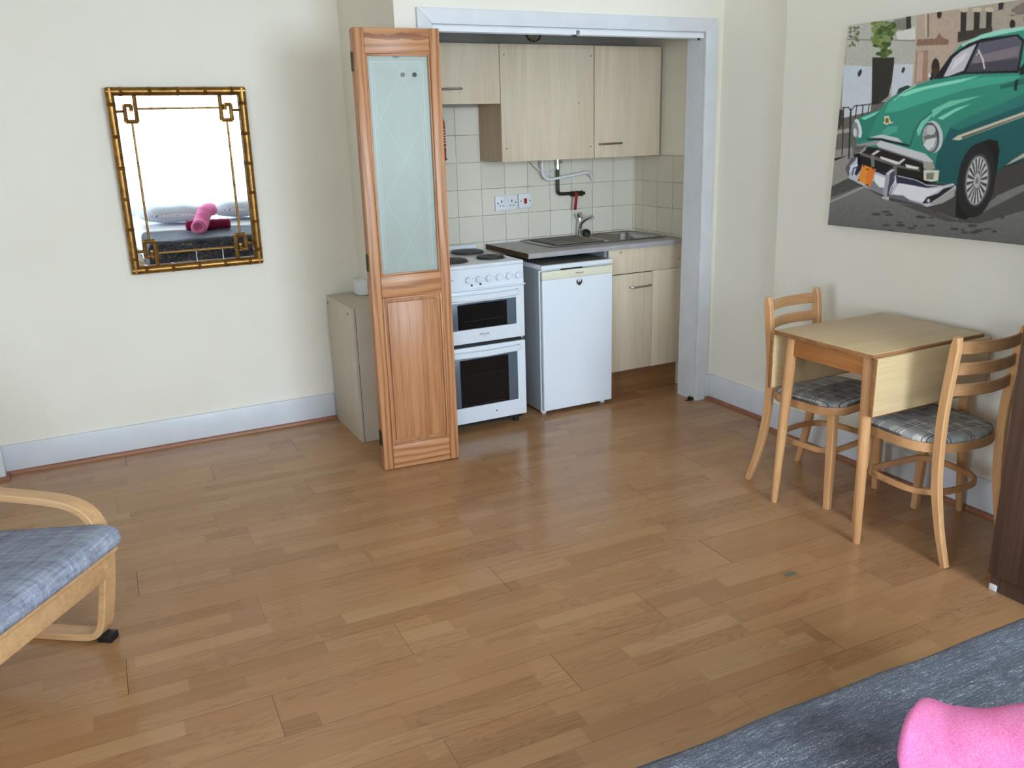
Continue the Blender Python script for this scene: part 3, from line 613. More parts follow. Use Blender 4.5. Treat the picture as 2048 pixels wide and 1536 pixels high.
# ================================================================ fridge
def make_fridge():
    x0, x1, yf = 2.231, 2.686, -.631
    t = thing('undercounter_fridge', 'white undercounter fridge with cream handle strip beside the cooker', 'fridge', ((x0+x1)/2, -.38, 0))
    obj('body', MB().box(x0, x1, -.586, -.125, .018, .826, .003), M['white_side'], t)
    obj('top', MB().box(x0-.002, x1+.001, -.630, -.12, .826, .851, .005, 3), M['white_app'], t)
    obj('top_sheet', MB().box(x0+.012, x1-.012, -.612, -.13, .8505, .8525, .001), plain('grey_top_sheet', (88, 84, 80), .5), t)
    obj('seal', MB().box(x0+.006, x1-.006, -.600, -.584, .024, .815), M['black'], t, smooth=False)
    obj('front_flange', MB().box(x0-.001, x1+.001, -.5995, -.586, .016, .822, .002), M['white_app'], t)
    d = obj('door', MB().box(x0+.002, x1, yf, -.604, .026, .772, .006, 3), M['white_app'], t)
    s = obj('handle_strip', MB().box(x0+.002, x1, yf, -.604, .772, .818, .005, 3), M['cream_plastic'], d)
    pts = [(x, .8185-.020*max(0, 1-abs((x-2.375)/.115)**2.2)) for x in np.linspace(2.262, 2.488, 19)]
    g = MB(); g.sweep([(x, yf-.001, z) for x, z in pts], .003, .003, (0, 1, 0)); g.prism([(2.262, .8186)]+[(x, z) for x, z in pts[1:-1]]+[(2.488, .8186)], yf-.0008, yf+.004, 'xz'); obj('grip_recess', g, M['cream_plastic'], d)
    obj('grip_shadow_gap', MB().box(2.36, 2.49, yf+.004, yf+.02, .8175, .8245), M['black'], d, smooth=False)
    text('maker_name', 'Whirlpool', .0125, (2.468, yf-.0006, .795), R(90), M['text_dark'], s)
    # round phoenix sticker
    e = obj('sticker', MB().cyl((2.466, yf, .743), (2.466, yf-.0006, .743), .0215, n=36), M['label'], d); e['label'] = 'round black and white bird sticker'
    obj('sticker_ring', MB().cyl((2.466, yf-.0006, .743), (2.466, yf-.0009, .743), .0202, n=36), M['navy'], e, smooth=False)
    obj('sticker_field', MB().cyl((2.466, yf-.0009, .743), (2.466, yf-.0012, .743), .0186, n=36), M['label'], e, smooth=False)
    def bird(pts): return [(2.466+p*.0186, .743+q*.0186) for p, q in pts]
    bd = MB()
    bd.prism(bird([(-.10, -.92), (.12, -.92), (.42, -.72), (.78, -.35), (.95, .15), (.80, .58), (.52, .82), (.60, .35), (.44, .05), (.18, -.05), (.22, .30), (.05, .48), (-.12, .40), (-.02, .28), (-.02, .02), (-.20, -.12), (-.48, .05), (-.58, .35), (-.50, .80), (-.80, .58), (-.94, .15), (-.78, -.35), (-.42, -.72)]), yf-.0016, yf-.0012, 'xz')
    obj('sticker_bird', bd, M['navy'], e, smooth=False)
    f = MB()
    for x in (x0+.03, x1-.03):
        for y in (-.57, -.16): obj('foot', MB().cyl((x, y, 0), (x, y, .02), .014), M['white_plastic'], t)
make_fridge()

def smooth_path(P, n):
    P = [Vector(p) for p in P]; out = []
    for i in range(len(P)-1):
        a, b, c, d = P[max(i-1, 0)], P[i], P[i+1], P[min(i+2, len(P)-1)]
        for k in range(n):
            t = k/n; out.append(.5*((2*b)+(c-a)*t+(2*a-5*b+4*c-d)*t*t+(3*b-a-3*c+d)*t**3))
    return out+[P[-1]]

# ================================================================ base unit, worktop, sink, tap
def bar_handle(parent, xa, xb, y, z, tilt=.002, m='handle'):
    obj('bar_handle', MB().tube([(xa, y, z), (xa, y-.02, z), (xa+.006, y-.026, z), (xb-.006, y-.026, z+tilt), (xb, y-.02, z+tilt), (xb, y, z+tilt)], .0055, 10), M[m], parent)
def make_base():
    t = thing('sink_base_cabinet', 'pale maple sink base cabinet right of the fridge', 'cabinet', (2.98, -.28, 0))
    obj('carcass', MB().box(2.70, 2.718, -.522, -.03, .15, .884).box(2.718, 3.245, -.522, -.03, .15, .165).box(3.23, 3.245, -.522, -.03, .165, .884).box(2.718, 3.23, -.05, -.03, .165, .884), M['white_side'], t, smooth=False)
    fp = obj('fascia_panel', MB().box(2.722, 3.242, -.54, -.522, .741, .884, .0015), M['maple'], t)
    obj('hole_cover', MB().lathe([(.0095, 0), (.0095, .0015), (.007, .002), (0, .002)], (2.801, -.542, .866), 'y', 18), M['maple_dark'], fp)
    obj('screw', MB().lathe([(.0035, 0), (.0035, .001), (0, .001)], (3.222, -.541, .795), 'y', 10), M['brass_dk'], fp)
    d = obj('door', MB().box(2.735, 3.028, -.54, -.522, .158, .736, .0015), M['maple'], t); bar_handle(d, 2.868, 3.008, -.54, .657, .002, 'steel')
    obj('filler_panel', MB().box(3.031, 3.243, -.539, -.522, .156, .739, .0015), M['maple'], t)
    obj('plinth', MB().box(2.70, 3.248, -.498, -.482, 0, .150), M['plinth'], t, smooth=False)
    for x_, y_ in ((2.75, -.45), (3.2, -.45), (2.75, -.08), (3.2, -.08)): obj('leg', MB().cyl((x_, y_, 0), (x_, y_, .15), .02), M['black'], t)
make_base()
def make_worktop():
    t = thing('worktop', 'grey speckled laminate worktop over the fridge and sink cabinet', 'worktop', (2.72, -.3, .885))
    x0, x1, yf, yb, z0, z1 = 2.19, 3.254, -.560, -.022, .885, .914; r = .013
    front = [(-.425, z0), (yf+.006, z0)]+[(yf+r+r*math.cos(a), z1-r+r*math.sin(a)) for a in [PI+ (-PI/2)*k/6 for k in range(7)]]+[(-.425, z1)]
    b = MB().prism(front, x0, x1, 'yz').box(x0, 2.835, -.425, -.06, z0, z1).box(3.165, x1, -.425, -.06, z0, z1).box(x0, x1, -.06, yb, z0, z1)
    bmesh.ops.remove_doubles(b.bm, verts=b.bm.verts, dist=1e-5); obj('slab', b, M['worktop'], t, ang=50)
    e = MB().prism([(yb, z0+.001)]+[(yf+.008, z0+.001)]+[(yf+r+(r-.001)*math.cos(a), z1-r+(r-.001)*math.sin(a)) for a in [PI-(PI/2)*k/6 for k in range(7)]]+[(yb, z1-.001)], x0-.0015, x0+.0005, 'yz')
    o = obj('raw_end', e, M['chipboard'], t); o['label'] = 'unfinished brown chipboard end'
    obj('sealant', MB().box(x0, x1, yb-.008, yb, z1, z1+.004), M['arch'], t, smooth=False)
make_worktop()
def make_sink():
    t = thing('sink', 'stainless steel inset sink with ridged drainer left of the bowl', 'sink', (2.8, -.235, .914))
    x0, x1, y0, y1, z = 2.41, 3.205, -.430, -.050, .9145; bx0, bx1, by0, by1 = 2.85, 3.15, -.405, -.085
    b = MB().box(x0, bx0, y0, y1, z, z+.003).box(bx1, x1, y0, y1, z, z+.003).box(bx0, bx1, y0, by0, z, z+.003).box(bx0, bx1, by1, y1, z, z+.003)
    def rr(xa, xb, ya, yb, r, zz): return [(x, y, zz) for cx, cy, a in ((xb-r, yb-r, 0), (xa+r, yb-r, 90), (xa+r, ya+r, 180), (xb-r, ya+r, 270)) for x, y in arc(cx, cy, r, a, a+90, 6)]
    b.tube(rr(x0, x1, y0, y1, .03, z+.0045), .0038, 8, closed=True)
    obj('sink_top', b, M['steel'], t, ang=40)
    bm = MB(); rings = [rr(bx0-.012, bx1+.012, by0-.012, by1+.012, .06, z+.0045), rr(bx0-.002, bx1+.002, by0-.002, by1+.002, .06, z+.004), rr(bx0+.003, bx1-.003, by0+.003, by1-.003, .06, z-.01), rr(bx0+.015, bx1-.015, by0+.015, by1-.015, .06, z-.12), rr(bx0+.05, bx1-.05, by0+.05, by1-.05, .05, z-.145)]
    V = [[bm.bm.verts.new(p) for p in q] for q in rings]
    for A, B in zip(V[:-1], V[1:]):
        for k in range(len(A)): bm.bm.faces.new((A[k], A[(k+1) % len(A)], B[(k+1) % len(A)], B[k]))
    bm.bm.faces.new(V[-1]); obj('bowl', bm, M['steel'], t, ang=60)
    rd = MB()
    for k in range(8):
        y = -.385+.042*k; rd.tube([(2.455, y, z+.0065), (2.475, y, z+.0078), (2.77, y, z+.0078), (2.79, y, z+.0065)], [.0035, .0055, .0055, .0035], 10)
    obj('drainer_ridge', rd, M['steel'], t)
make_sink()
def make_tap():
    t = thing('mixer_tap', 'chrome mixer tap standing behind the sink bowl', 'tap', (2.818, -.060, .917))
    x, y = 2.818, -.060
    obj('body', MB().lathe([(.022, .9175), (.022, .921), (.013, .926)], (x, y, 0), 'z', 24).tube(smooth_path([(x, y, .922), (x-.001, y, .955), (x+.001, y, .985), (x+.004, y-.002, 1.008), (x+.003, y, 1.026)], 4), .0125, 16), M['chrome'], t)
    P = smooth_path([(x+.001, y-.003, .962), (x+.004, y-.014, .994), (x+.012, y-.038, 1.015), (x+.022, y-.066, 1.030), (x+.030, y-.090, 1.037), (x+.033, y-.097, 1.036), (x+.034, y-.101, 1.024)], 4)
    obj('spout', MB().tube(P, [.0125-.003*min(1, k/16) for k in range(len(P))], 14), M['chrome'], t)
    obj('control_knob', MB().lathe([(.011, 0), (.012, .008), (.019, .012), (.020, .030), (.016, .036), (0, .038)], (0, 0, 0), 'z', 20), M['chrome'], t, world=False).matrix_basis = Matrix.Translation((.003, 0, .106)) @ Matrix.Rotation(R(-14), 4, 'Y')
make_tap()
pl = tag(obj('sink_plug', MB().lathe([(.026, 0), (.026, .006), (.020, .012), (.006, .016), (.005, .024), (0, .025)], (0, 0, 0), 'z', 24), M['black']), 'black rubber sink plug propped behind the tap', 'plug')
pl.location = (2.868, -.062, .932); pl.rotation_euler = (R(40), R(-18), 0)

# ================================================================ wall cabinets
def wall_cab(name_label, x0, x1, z0, z1, door, handle, screws=()):
    t = thing('wall_cabinet', name_label, 'cabinet', ((x0+x1)/2, -.16, z0), group='wall cabinets above the worktop')
    obj('carcass', MB().box(x0+.001, x1-.001, -.2955, -.0215, z0, z1, .001), M['maple_dark'], t)
    d = obj('door', MB().box(door[0], door[1], -.314, -.297, door[2], door[3], .0015), M['maple'], t)
    if handle: bar_handle(d, *handle)
    for x, z in screws: obj('screw_cap', MB().cyl((x, -.314, z), (x, -.3155, z), .0035, n=10), M['brass_dk'], d)
wall_cab('short maple wall cabinet above the cooker, left of the tall pair', 1.575, 2.168, 1.705, 1.997, (1.577, 2.169, 1.697, 1.998), (1.80, 1.937, -.314, 1.771))
wall_cab('wide maple wall cabinet without a handle above the worktop', 2.1725, 2.764, 1.394, 1.998, (2.1725, 2.763, 1.391, 1.9995), None, ((2.198, 1.945), (2.744, 1.945), (2.198, 1.462), (2.742, 1.455), (2.662, 1.695)))
wall_cab('tall maple wall cabinet with a bar handle against the right alcove wall', 2.768, 3.236, 1.394, 1.998, (2.769, 3.228, 1.391, 1.999), (2.800, 2.944, -.314, 1.467))

# ================================================================ kitchen wall fittings
def socket():
    t = thing('double_socket', 'white double power socket on the tiles above the worktop', 'socket', (2.33, -.022, 1.145)); y = -.036
    obj('plate', MB().box(2.257, 2.405, y, -.0212, 1.102, 1.190, .003), M['white_plastic'], t)
    for cx in (2.297, 2.365):
        obj('socket_hole', MB().box(cx-.003, cx+.003, y-.0006, y+.002, 1.150, 1.163).box(cx-.0145, cx-.007, y-.0006, y+.002, 1.128, 1.133).box(cx+.007, cx+.0145, y-.0006, y+.002, 1.128, 1.133), M['black'], t, smooth=False)
    for cx in (2.320, 2.342): obj('rocker', MB().box(cx-.006, cx+.006, y-.004, y+.001, 1.158, 1.180, .001), M['white_plastic'], t)
    for cx in (2.272, 2.390): obj('screw', MB().cyl((cx, y+.001, 1.146), (cx, y-.001, 1.146), .0042, n=10), M['brass_dk'], t)
    t = thing('cooker_switch', 'white cooker switch with a red rocker right of the double socket', 'switch', (2.456, -.022, 1.15))
    obj('plate', MB().box(2.412, 2.499, y, -.0212, 1.108, 1.194, .003), M['white_plastic'], t)
    obj('rocker', MB().box(2.446, 2.465, y-.005, y+.001, 1.135, 1.166, .0015), M['red_dk'], t)
    for cx in (2.426, 2.486): obj('screw', MB().cyl((cx, y+.001, 1.151), (cx, y-.001, 1.151), .004, n=10), M['brass_dk'], t)
socket()
def pipe():
    D = lambda P: [(x_*(4.658+y_)/4.637, y_, 1.553+(z_-1.553)*(4.658+y_)/4.637) for x_, y_, z_ in P]     # measured on the tile face
    t = thing('water_pipe', 'dark water pipe with a red-handled lever valve above the tap', 'pipe', (2.69, -.045, 1.177)); y = -.046
    obj('pipe', MB().tube(D([(2.690, y, 1.393), (2.690, y, 1.20)]+[(2.712-.022*math.cos(a), y, 1.198-.022*math.sin(a)) for a in (0, .4, .8, 1.2, PI/2)]+[(2.79, y, 1.175)]), .0105, 14), M['copper_dk'], t)
    obj('fitting', MB().cyl((2.676, y, 1.325), (2.676, y, 1.352), .014, n=8).cyl((2.676, y, 1.352), (2.676, y, 1.392), .0125).cyl((2.684, y-.004, 1.392), (2.702, y-.004, 1.362), .007), M['chrome'], t)
    v = obj('valve', MB().lathe([(.0165, 0), (.0165, .018), (.012, .020), (.015, .03), (.018, .042), (.015, .054), (.012, .064), (.0165, .066), (.0165, .082), (.009, .084), (.009, .098), (0, .098)], (2.768, y, 1.174), 'x', 14).cyl((2.792, y, 1.174), (2.792, y-.026, 1.174), .008), M['brass_dk'], t)
    obj('lever', MB().sweep([(2.790, y-.026, 1.182), (2.788, y-.030, 1.155), (2.784, y-.034, 1.140), (2.776, y-.034, 1.080)], .020, .005, (1, 0, 0), bev=.0015), M['red_dk'], v)
    yb = -.068
    P = [(2.584, yb, 1.393), (2.584, yb, 1.33), (2.588, yb, 1.300), (2.602, yb, 1.278), (2.628, yb, 1.268), (2.66, yb, 1.268), (2.78, yb, 1.282), (2.885, yb, 1.295), (2.91, yb+.004, 1.292), (2.930, yb+.016, 1.274), (2.940, yb+.040, 1.252), (2.942, -.0215, 1.246)]
    tag(obj('overflow_pipe', MB().tube(smooth_path(D(P), 3), .0085, 12), M['white_plastic']), 'white bent overflow pipe below the handleless wall cabinet', 'pipe')
    P = [(2.500, -.06, 1.394), (2.515, -.055, 1.368), (2.56, -.045, 1.325), (2.605, -.04, 1.304), (2.64, -.038, 1.308), (2.67, -.032, 1.325), (2.678, -.03, 1.345)]
    tag(obj('cable', MB().tube(smooth_path(D(P), 3), .0045, 10), M['white_plastic']), 'thin white cable looping behind the overflow pipe', 'cable')
pipe()
def extinguisher():
    x, y, z = 1.897, -.072, 1.402
    t = thing('fire_extinguisher', 'red fire extinguisher on the tiles, half behind the pine door', 'extinguisher', (x, y, z))
    obj('cylinder', MB().lathe([(.036, 0), (.041, .006), (.042, .02), (.042, .20), (.038, .222), (.026, .238), (.014, .246), (.012, .256), (0, .256)], (x, y, z), 'z', 30), M['red'], t)
    obj('label_band', MB().lathe([(.0423, .05), (.0425, .05), (.0425, .185), (.0423, .185)], (x, y, z), 'z', 30), M['red_dk'], t)
    b = MB()
    for zz in (.075, .098, .112, .126, .140, .155, .17):
        for a in (-95, -75, -55, -35, -15): b.box(-.005, .005, -.0435, -.0425, zz-.003, zz+.003, xf=Matrix.Translation((x, y, z)) @ Matrix.Rotation(R(a+90), 4, 'Z'))
    obj('label_print', b, M['label'], t, smooth=False)
    obj('valve', MB().cyl((x, y, z+.25), (x, y, z+.275), .012).box(x-.008, x+.008, y-.05, y+.015, z+.272, z+.280, .002).box(x-.007, x+.007, y-.055, y+.01, z+.286, z+.292, .002), M['black'], t)
    obj('bracket', MB().box(x-.02, x+.02, -.031, -.0212, z+.0, z+.2, .002).tube([(x+.043*math.cos(R(a)), y+.043*math.sin(R(a)), z+.012) for a in range(90, -100, -10)], .004, 8), M['black'], t)
extinguisher()
def bulb():
    x, y, z = 2.252, -.55, 2.024
    t = thing('light_bulb', 'clear bare light bulb hanging just under the kitchen lintel', 'bulb', (x, y, 2.34))
    obj('glass', MB().lathe([(0, -.044), (.018, -.040), (.034, -.028), (.043, -.008), (.043, .008), (.036, .028), (.022, .048), (.014, .062), (.013, .075)], (x, y, z), 'z', 28), M['bulb'], t)
    obj('filament', MB().tube([(x-.012, y, z+.03), (x-.016, y, z-.004), (x-.006, y, z+.004), (x, y, z-.004), (x+.006, y, z+.004), (x+.016, y, z-.004), (x+.012, y, z+.03)], .0014, 6).cyl((x, y, z+.02), (x, y, z+.07), .005, .009, 10), M['steel'], t)
    obj('lamp_holder', MB().lathe([(.0145, .07), (.0185, .074), (.0185, .12), (.009, .13), (0, .13)], (x, y, z), 'z', 20), M['white_plastic'], t)
    obj('cord', MB().cyl((x, y, z+.128), (x, y, 2.34), .0035, n=8), M['white_plastic'], t)
bulb()

# ================================================================ canvas print
ART=[(150,142,132,0,0,14,"-24,-38 1086,-46 1163,470 -24,535"),
(168,168,160,0,0,10,"0,0 344,-5 382,267 18,347"),
(120,118,108,0,0,12,"235,6 297,3 308,53 261,45 248,66"),
(52,50,48,0,0,0,"294,-1 316,-1 326,51 303,49"),
(182,190,200,0,0,6,"-2,161 156,178 173,342 13,347"),
(186,193,202,0,0,6,"261,177 356,184 361,266 268,305"),
(198,198,192,0,0,6,"254,54 343,44 353,90 267,85"),
(110,108,100,0,0,0,"2,58 142,75 142,71 2,54"),
(110,108,100,0,0,0,"249,85 359,98 359,95 249,81"),
(46,43,38,0,0,8,"149,141 262,151 263,241 254,301 175,352"),
(50,48,52,0,0,0,"100,202 99,205 97,208 95,210 93,212 91,213 88,214 86,213 84,212 83,211 82,208 81,206 81,203 81,199 82,196 84,193 85,190 87,188 90,186 92,185 94,185 96,185 98,186 100,188 101,190 101,193 101,196 101,199"),
(50,48,52,0,0,0,"319,205 318,207 317,210 315,211 314,213 312,214 310,214 308,214 307,213 306,211 305,210 304,207 304,205 304,203 305,200 306,198 307,196 308,194 310,192 312,192 314,191 315,192 317,193 318,194 319,196 320,198 320,200 320,203"),
(70,92,42,0,0,0,"253,40 253,42 252,44 250,46 248,47 245,48 242,49 238,49 234,48 231,47 227,45 225,43 222,41 221,39 220,36 220,34 221,32 223,30 225,29 228,28 232,28 235,28 239,28 242,30 246,31 248,33 251,35 252,38"),
(96,118,58,0,0,0,"245,51 245,53 244,55 243,56 242,57 240,58 238,59 236,59 233,58 231,57 229,56 227,55 226,53 225,51 224,49 224,47 225,45 226,44 227,42 229,42 231,41 233,41 236,42 238,42 240,44 242,45 243,47 244,49"),
(58,76,36,0,0,0,"190,14 190,16 189,18 187,19 185,21 182,22 178,22 175,22 171,21 168,20 164,18 162,17 159,15 158,12 157,10 157,8 158,6 160,4 162,3 165,2 169,2 172,2 176,3 179,4 183,5 185,7 188,9 189,12"),
(120,132,84,0,0,0,"251,42 251,44 250,46 249,48 247,49 244,50 242,51 239,50 236,50 233,49 230,47 228,46 226,43 225,41 224,39 224,37 225,35 226,33 228,32 231,31 233,30 236,30 239,31 242,32 245,33 247,35 249,37 250,39"),
(70,92,42,0,0,0,"211,41 210,44 209,46 207,48 204,49 200,50 196,51 192,51 187,50 183,49 178,47 175,45 172,42 170,39 169,37 170,34 171,32 173,30 176,28 180,28 184,27 189,27 193,28 198,29 202,31 205,33 208,36 210,38"),
(96,118,58,0,0,0,"212,32 212,35 212,37 211,39 209,41 207,43 204,43 201,43 199,43 196,41 193,40 191,37 189,35 188,32 187,29 187,26 188,24 189,21 190,19 193,18 195,17 198,17 201,18 203,19 206,21 208,23 210,26 211,29"),
(58,76,36,0,0,0,"201,53 201,55 199,56 197,57 194,58 191,58 187,58 183,58 179,58 174,57 171,55 167,54 165,52 163,51 163,49 163,48 164,46 166,45 169,44 173,44 177,44 181,44 185,45 189,46 193,47 196,48 199,50 200,51"),
(120,132,84,0,0,0,"255,44 255,46 254,48 252,50 249,51 245,52 241,52 236,52 232,51 228,50 224,48 220,47 217,44 216,42 215,40 215,37 216,35 218,34 221,32 225,31 229,31 234,31 238,32 243,33 247,35 250,37 253,39 254,41"),
(70,92,42,0,0,0,"209,74 209,76 208,77 207,78 205,79 202,80 200,80 197,80 194,80 191,79 189,78 186,77 185,75 184,74 183,72 183,70 184,69 185,68 187,67 189,66 192,66 195,66 198,67 201,68 203,69 205,70 207,71 208,73"),
(96,118,58,0,0,0,"203,28 203,30 202,32 200,33 198,34 195,34 192,35 188,34 185,34 181,33 178,32 175,30 173,29 172,27 171,25 172,23 172,22 174,21 176,20 179,19 183,19 186,19 190,20 193,20 196,22 199,23 201,25 202,27"),
(58,76,36,0,0,0,"243,57 242,58 242,60 240,61 238,62 235,63 232,63 228,63 225,63 222,62 218,60 216,59 214,57 212,55 212,53 212,52 213,50 214,49 217,48 219,47 223,47 226,47 230,47 233,48 236,49 238,51 241,53 242,55"),
(120,132,84,0,0,0,"250,33 250,35 249,37 247,39 245,40 243,41 240,42 237,42 233,41 230,40 227,38 225,37 223,35 221,32 221,30 221,28 222,26 223,24 225,23 228,22 231,22 234,22 237,22 240,23 243,25 246,27 248,29 249,31"),
(70,92,42,0,0,0,"216,52 216,54 216,56 214,58 213,60 210,61 208,61 205,61 202,60 199,59 196,58 194,56 192,54 191,52 190,49 190,47 191,45 192,43 194,42 196,41 199,40 202,40 205,41 208,42 210,43 213,45 214,47 216,50"),
(96,118,58,0,0,0,"190,53 190,56 189,59 187,61 184,63 181,64 177,65 173,65 168,64 164,63 160,61 157,58 154,56 152,53 151,49 152,47 153,44 155,42 157,40 161,39 165,38 169,38 173,39 177,40 181,42 185,45 187,47 189,50"),
(58,76,36,0,0,0,"247,21 247,23 246,24 244,25 241,26 237,26 233,26 229,26 225,25 221,24 217,23 214,22 211,20 210,19 209,17 209,16 210,14 213,13 216,13 219,12 223,12 227,12 232,13 236,14 239,15 243,17 245,18 247,20"),
(120,132,84,0,0,0,"190,30 190,32 189,34 188,35 187,37 185,37 182,38 180,38 177,37 175,36 173,35 171,33 169,32 168,30 168,27 168,25 168,24 169,22 171,21 173,20 175,19 177,19 180,20 182,21 185,22 187,24 188,26 189,28"),
(70,92,42,0,0,0,"216,100 216,102 215,103 214,104 211,105 208,106 205,106 201,106 198,105 194,104 191,103 188,102 186,100 185,99 184,97 184,95 185,94 187,93 190,92 192,91 196,91 199,91 203,92 207,93 210,94 212,95 214,97 216,98"),
(96,118,58,0,0,0,"219,119 219,120 219,122 217,123 216,124 213,125 211,125 208,125 205,125 203,124 200,123 198,121 196,120 195,118 195,117 195,115 195,114 197,112 199,111 201,111 203,110 206,110 209,111 212,112 214,113 216,114 218,116 219,117"),
(58,76,36,0,0,0,"224,138 224,140 222,142 220,143 217,144 214,145 210,145 205,145 201,144 197,143 193,142 190,140 187,139 185,137 185,135 185,133 186,132 188,130 191,129 195,129 199,128 203,129 208,129 212,130 216,131 219,133 221,135 223,136"),
(120,132,84,0,0,0,"207,32 206,33 206,35 204,36 203,37 200,38 198,38 195,38 192,37 189,37 186,35 184,34 182,32 181,31 181,29 181,27 181,26 183,24 185,23 187,23 190,22 193,23 195,23 198,24 201,25 203,27 205,28 206,30"),
(70,92,42,0,0,0,"230,26 230,29 229,31 227,33 224,35 221,36 217,36 212,36 208,35 204,34 200,32 197,30 194,27 192,25 191,22 191,19 192,17 194,15 197,13 201,12 205,11 209,12 214,12 218,14 222,16 225,18 228,21 229,23"),
(96,118,58,0,0,0,"202,18 202,20 201,21 199,22 196,23 193,23 189,23 185,23 181,23 177,22 174,20 171,19 168,17 167,16 166,14 166,13 168,11 169,10 172,10 176,9 179,9 183,9 187,10 191,11 195,12 198,13 200,15 201,17"),
(58,76,36,0,0,0,"209,96 209,98 208,101 206,103 204,105 202,106 199,107 195,107 192,106 189,105 186,103 183,101 181,98 180,96 179,93 179,90 180,87 181,85 183,83 186,82 189,82 192,82 195,82 199,83 202,85 204,87 206,90 208,93"),
(120,132,84,0,0,0,"222,16 222,17 220,19 218,20 216,22 212,22 209,22 205,22 201,22 197,20 193,19 190,17 187,15 186,13 185,11 185,10 186,8 188,7 191,5 194,5 198,5 202,5 206,6 210,7 214,8 217,10 219,12 221,14"),
(70,92,42,0,0,0,"248,60 248,62 246,64 244,65 241,66 238,67 233,67 229,67 224,66 220,65 216,64 212,62 210,60 208,58 207,56 207,54 208,52 211,51 214,50 218,49 222,49 226,49 231,50 235,51 239,52 243,54 245,56 247,58"),
(96,118,58,0,0,0,"212,71 212,73 212,74 210,76 208,77 206,78 203,78 200,78 197,77 194,77 192,75 189,74 188,72 186,70 186,69 186,67 187,65 188,64 190,63 192,62 195,62 198,62 201,62 204,63 207,64 209,66 211,68 212,69"),
(58,76,36,0,0,0,"224,124 224,127 223,129 221,131 218,133 215,134 211,135 207,135 203,134 199,133 195,131 192,129 190,126 188,124 187,121 187,118 188,116 190,114 193,112 196,111 200,110 204,110 208,111 212,112 216,114 219,116 221,119 223,121"),
(120,132,84,0,0,0,"240,33 240,36 239,38 238,41 235,42 232,43 228,44 224,44 220,43 217,42 213,40 210,38 207,35 206,32 205,29 205,27 206,24 208,22 210,20 213,19 217,19 221,19 225,19 229,21 232,23 236,25 238,28 240,30"),
(70,92,42,0,0,0,"222,108 222,111 221,112 220,114 219,115 217,116 214,117 212,117 209,116 206,116 204,114 202,113 200,111 199,109 199,106 199,104 199,102 200,101 202,99 204,98 206,98 209,98 212,98 214,99 217,101 219,102 220,104 221,106"),
(96,118,58,0,0,0,"190,51 190,53 190,56 188,58 187,60 185,61 183,61 180,62 178,61 175,60 173,58 171,56 169,54 168,51 167,48 167,46 168,43 169,41 170,39 172,38 175,38 177,38 180,38 182,39 184,41 186,43 188,45 189,48"),
(58,76,36,0,0,0,"179,97 179,98 178,100 176,101 173,102 170,103 166,103 162,103 158,102 155,101 151,100 148,99 146,97 144,95 144,93 144,92 145,90 147,89 149,88 153,87 156,87 160,87 164,88 168,88 171,90 174,91 177,93 178,95"),
(120,132,84,0,0,0,"196,30 195,32 194,33 192,34 189,35 185,35 181,36 177,35 172,35 168,34 164,32 161,31 158,29 156,28 156,26 156,24 157,23 159,22 162,21 166,20 170,20 175,21 179,21 184,22 188,24 191,25 193,27 195,28"),
(70,92,42,0,0,0,"199,67 199,70 198,73 197,75 194,77 191,78 188,79 185,79 181,78 177,77 174,75 171,73 169,70 167,67 166,64 166,61 167,59 169,56 171,54 174,53 177,52 181,52 185,53 188,54 192,56 194,59 197,61 198,64"),
(96,118,58,0,0,0,"203,103 203,105 202,107 201,108 199,109 196,110 193,110 190,110 186,110 183,109 180,108 178,106 176,104 174,102 174,100 174,98 175,97 176,95 178,94 181,93 184,93 187,93 191,94 194,95 197,96 199,97 201,99 203,101"),
(58,76,36,0,0,0,"208,55 208,58 208,60 207,63 205,65 204,66 202,67 199,67 197,66 194,65 192,63 190,61 189,59 188,56 187,53 187,50 187,47 188,45 189,43 191,41 193,41 196,41 198,41 200,42 203,44 205,46 206,49 207,52"),
(120,132,84,0,0,0,"151,30 151,32 150,34 149,35 147,36 145,37 142,37 139,37 136,37 133,36 131,35 128,33 126,31 125,29 125,27 125,25 125,23 127,22 129,21 131,20 134,20 137,20 140,20 142,21 145,23 147,24 149,26 150,28"),
(70,92,42,0,0,0,"236,101 235,103 234,104 232,106 229,107 225,107 221,107 217,107 212,107 208,106 204,104 200,103 198,101 196,99 195,98 195,96 197,94 199,93 202,92 206,92 210,92 214,92 219,92 223,93 227,95 231,96 233,98 235,100"),
(96,118,58,0,0,0,"201,50 201,52 200,55 199,56 197,58 195,59 193,59 190,59 187,59 184,58 182,56 180,54 178,52 177,50 176,47 176,45 177,43 178,41 180,40 182,38 184,38 187,38 190,39 193,40 195,41 197,43 199,45 200,48"),
(58,76,36,0,0,0,"235,34 235,36 234,38 232,40 229,42 225,43 221,43 217,43 212,42 208,41 204,39 200,37 198,35 196,32 195,29 195,27 196,25 199,23 201,21 205,20 209,20 214,20 218,21 223,22 227,24 230,26 233,29 234,31"),
(120,132,84,0,0,0,"244,29 244,31 243,32 241,33 238,34 234,35 230,35 226,34 222,34 218,33 214,32 211,30 209,28 207,27 207,25 207,23 208,22 210,21 213,20 216,19 220,19 224,19 228,20 232,21 236,22 239,24 242,25 243,27"),
(70,92,42,0,0,0,"188,17 187,19 186,21 184,22 181,24 178,24 174,24 170,24 166,23 162,22 158,21 155,19 152,17 151,15 150,13 150,11 151,10 153,8 156,7 159,7 163,6 168,7 172,7 176,8 180,10 183,12 185,13 187,15"),
(96,118,58,0,0,0,"190,16 190,19 189,21 188,23 186,25 184,26 182,26 180,26 177,26 174,24 172,23 170,21 168,19 167,16 166,14 166,12 167,9 168,7 170,6 172,5 174,4 177,4 179,5 182,6 184,7 186,9 188,12 189,14"),
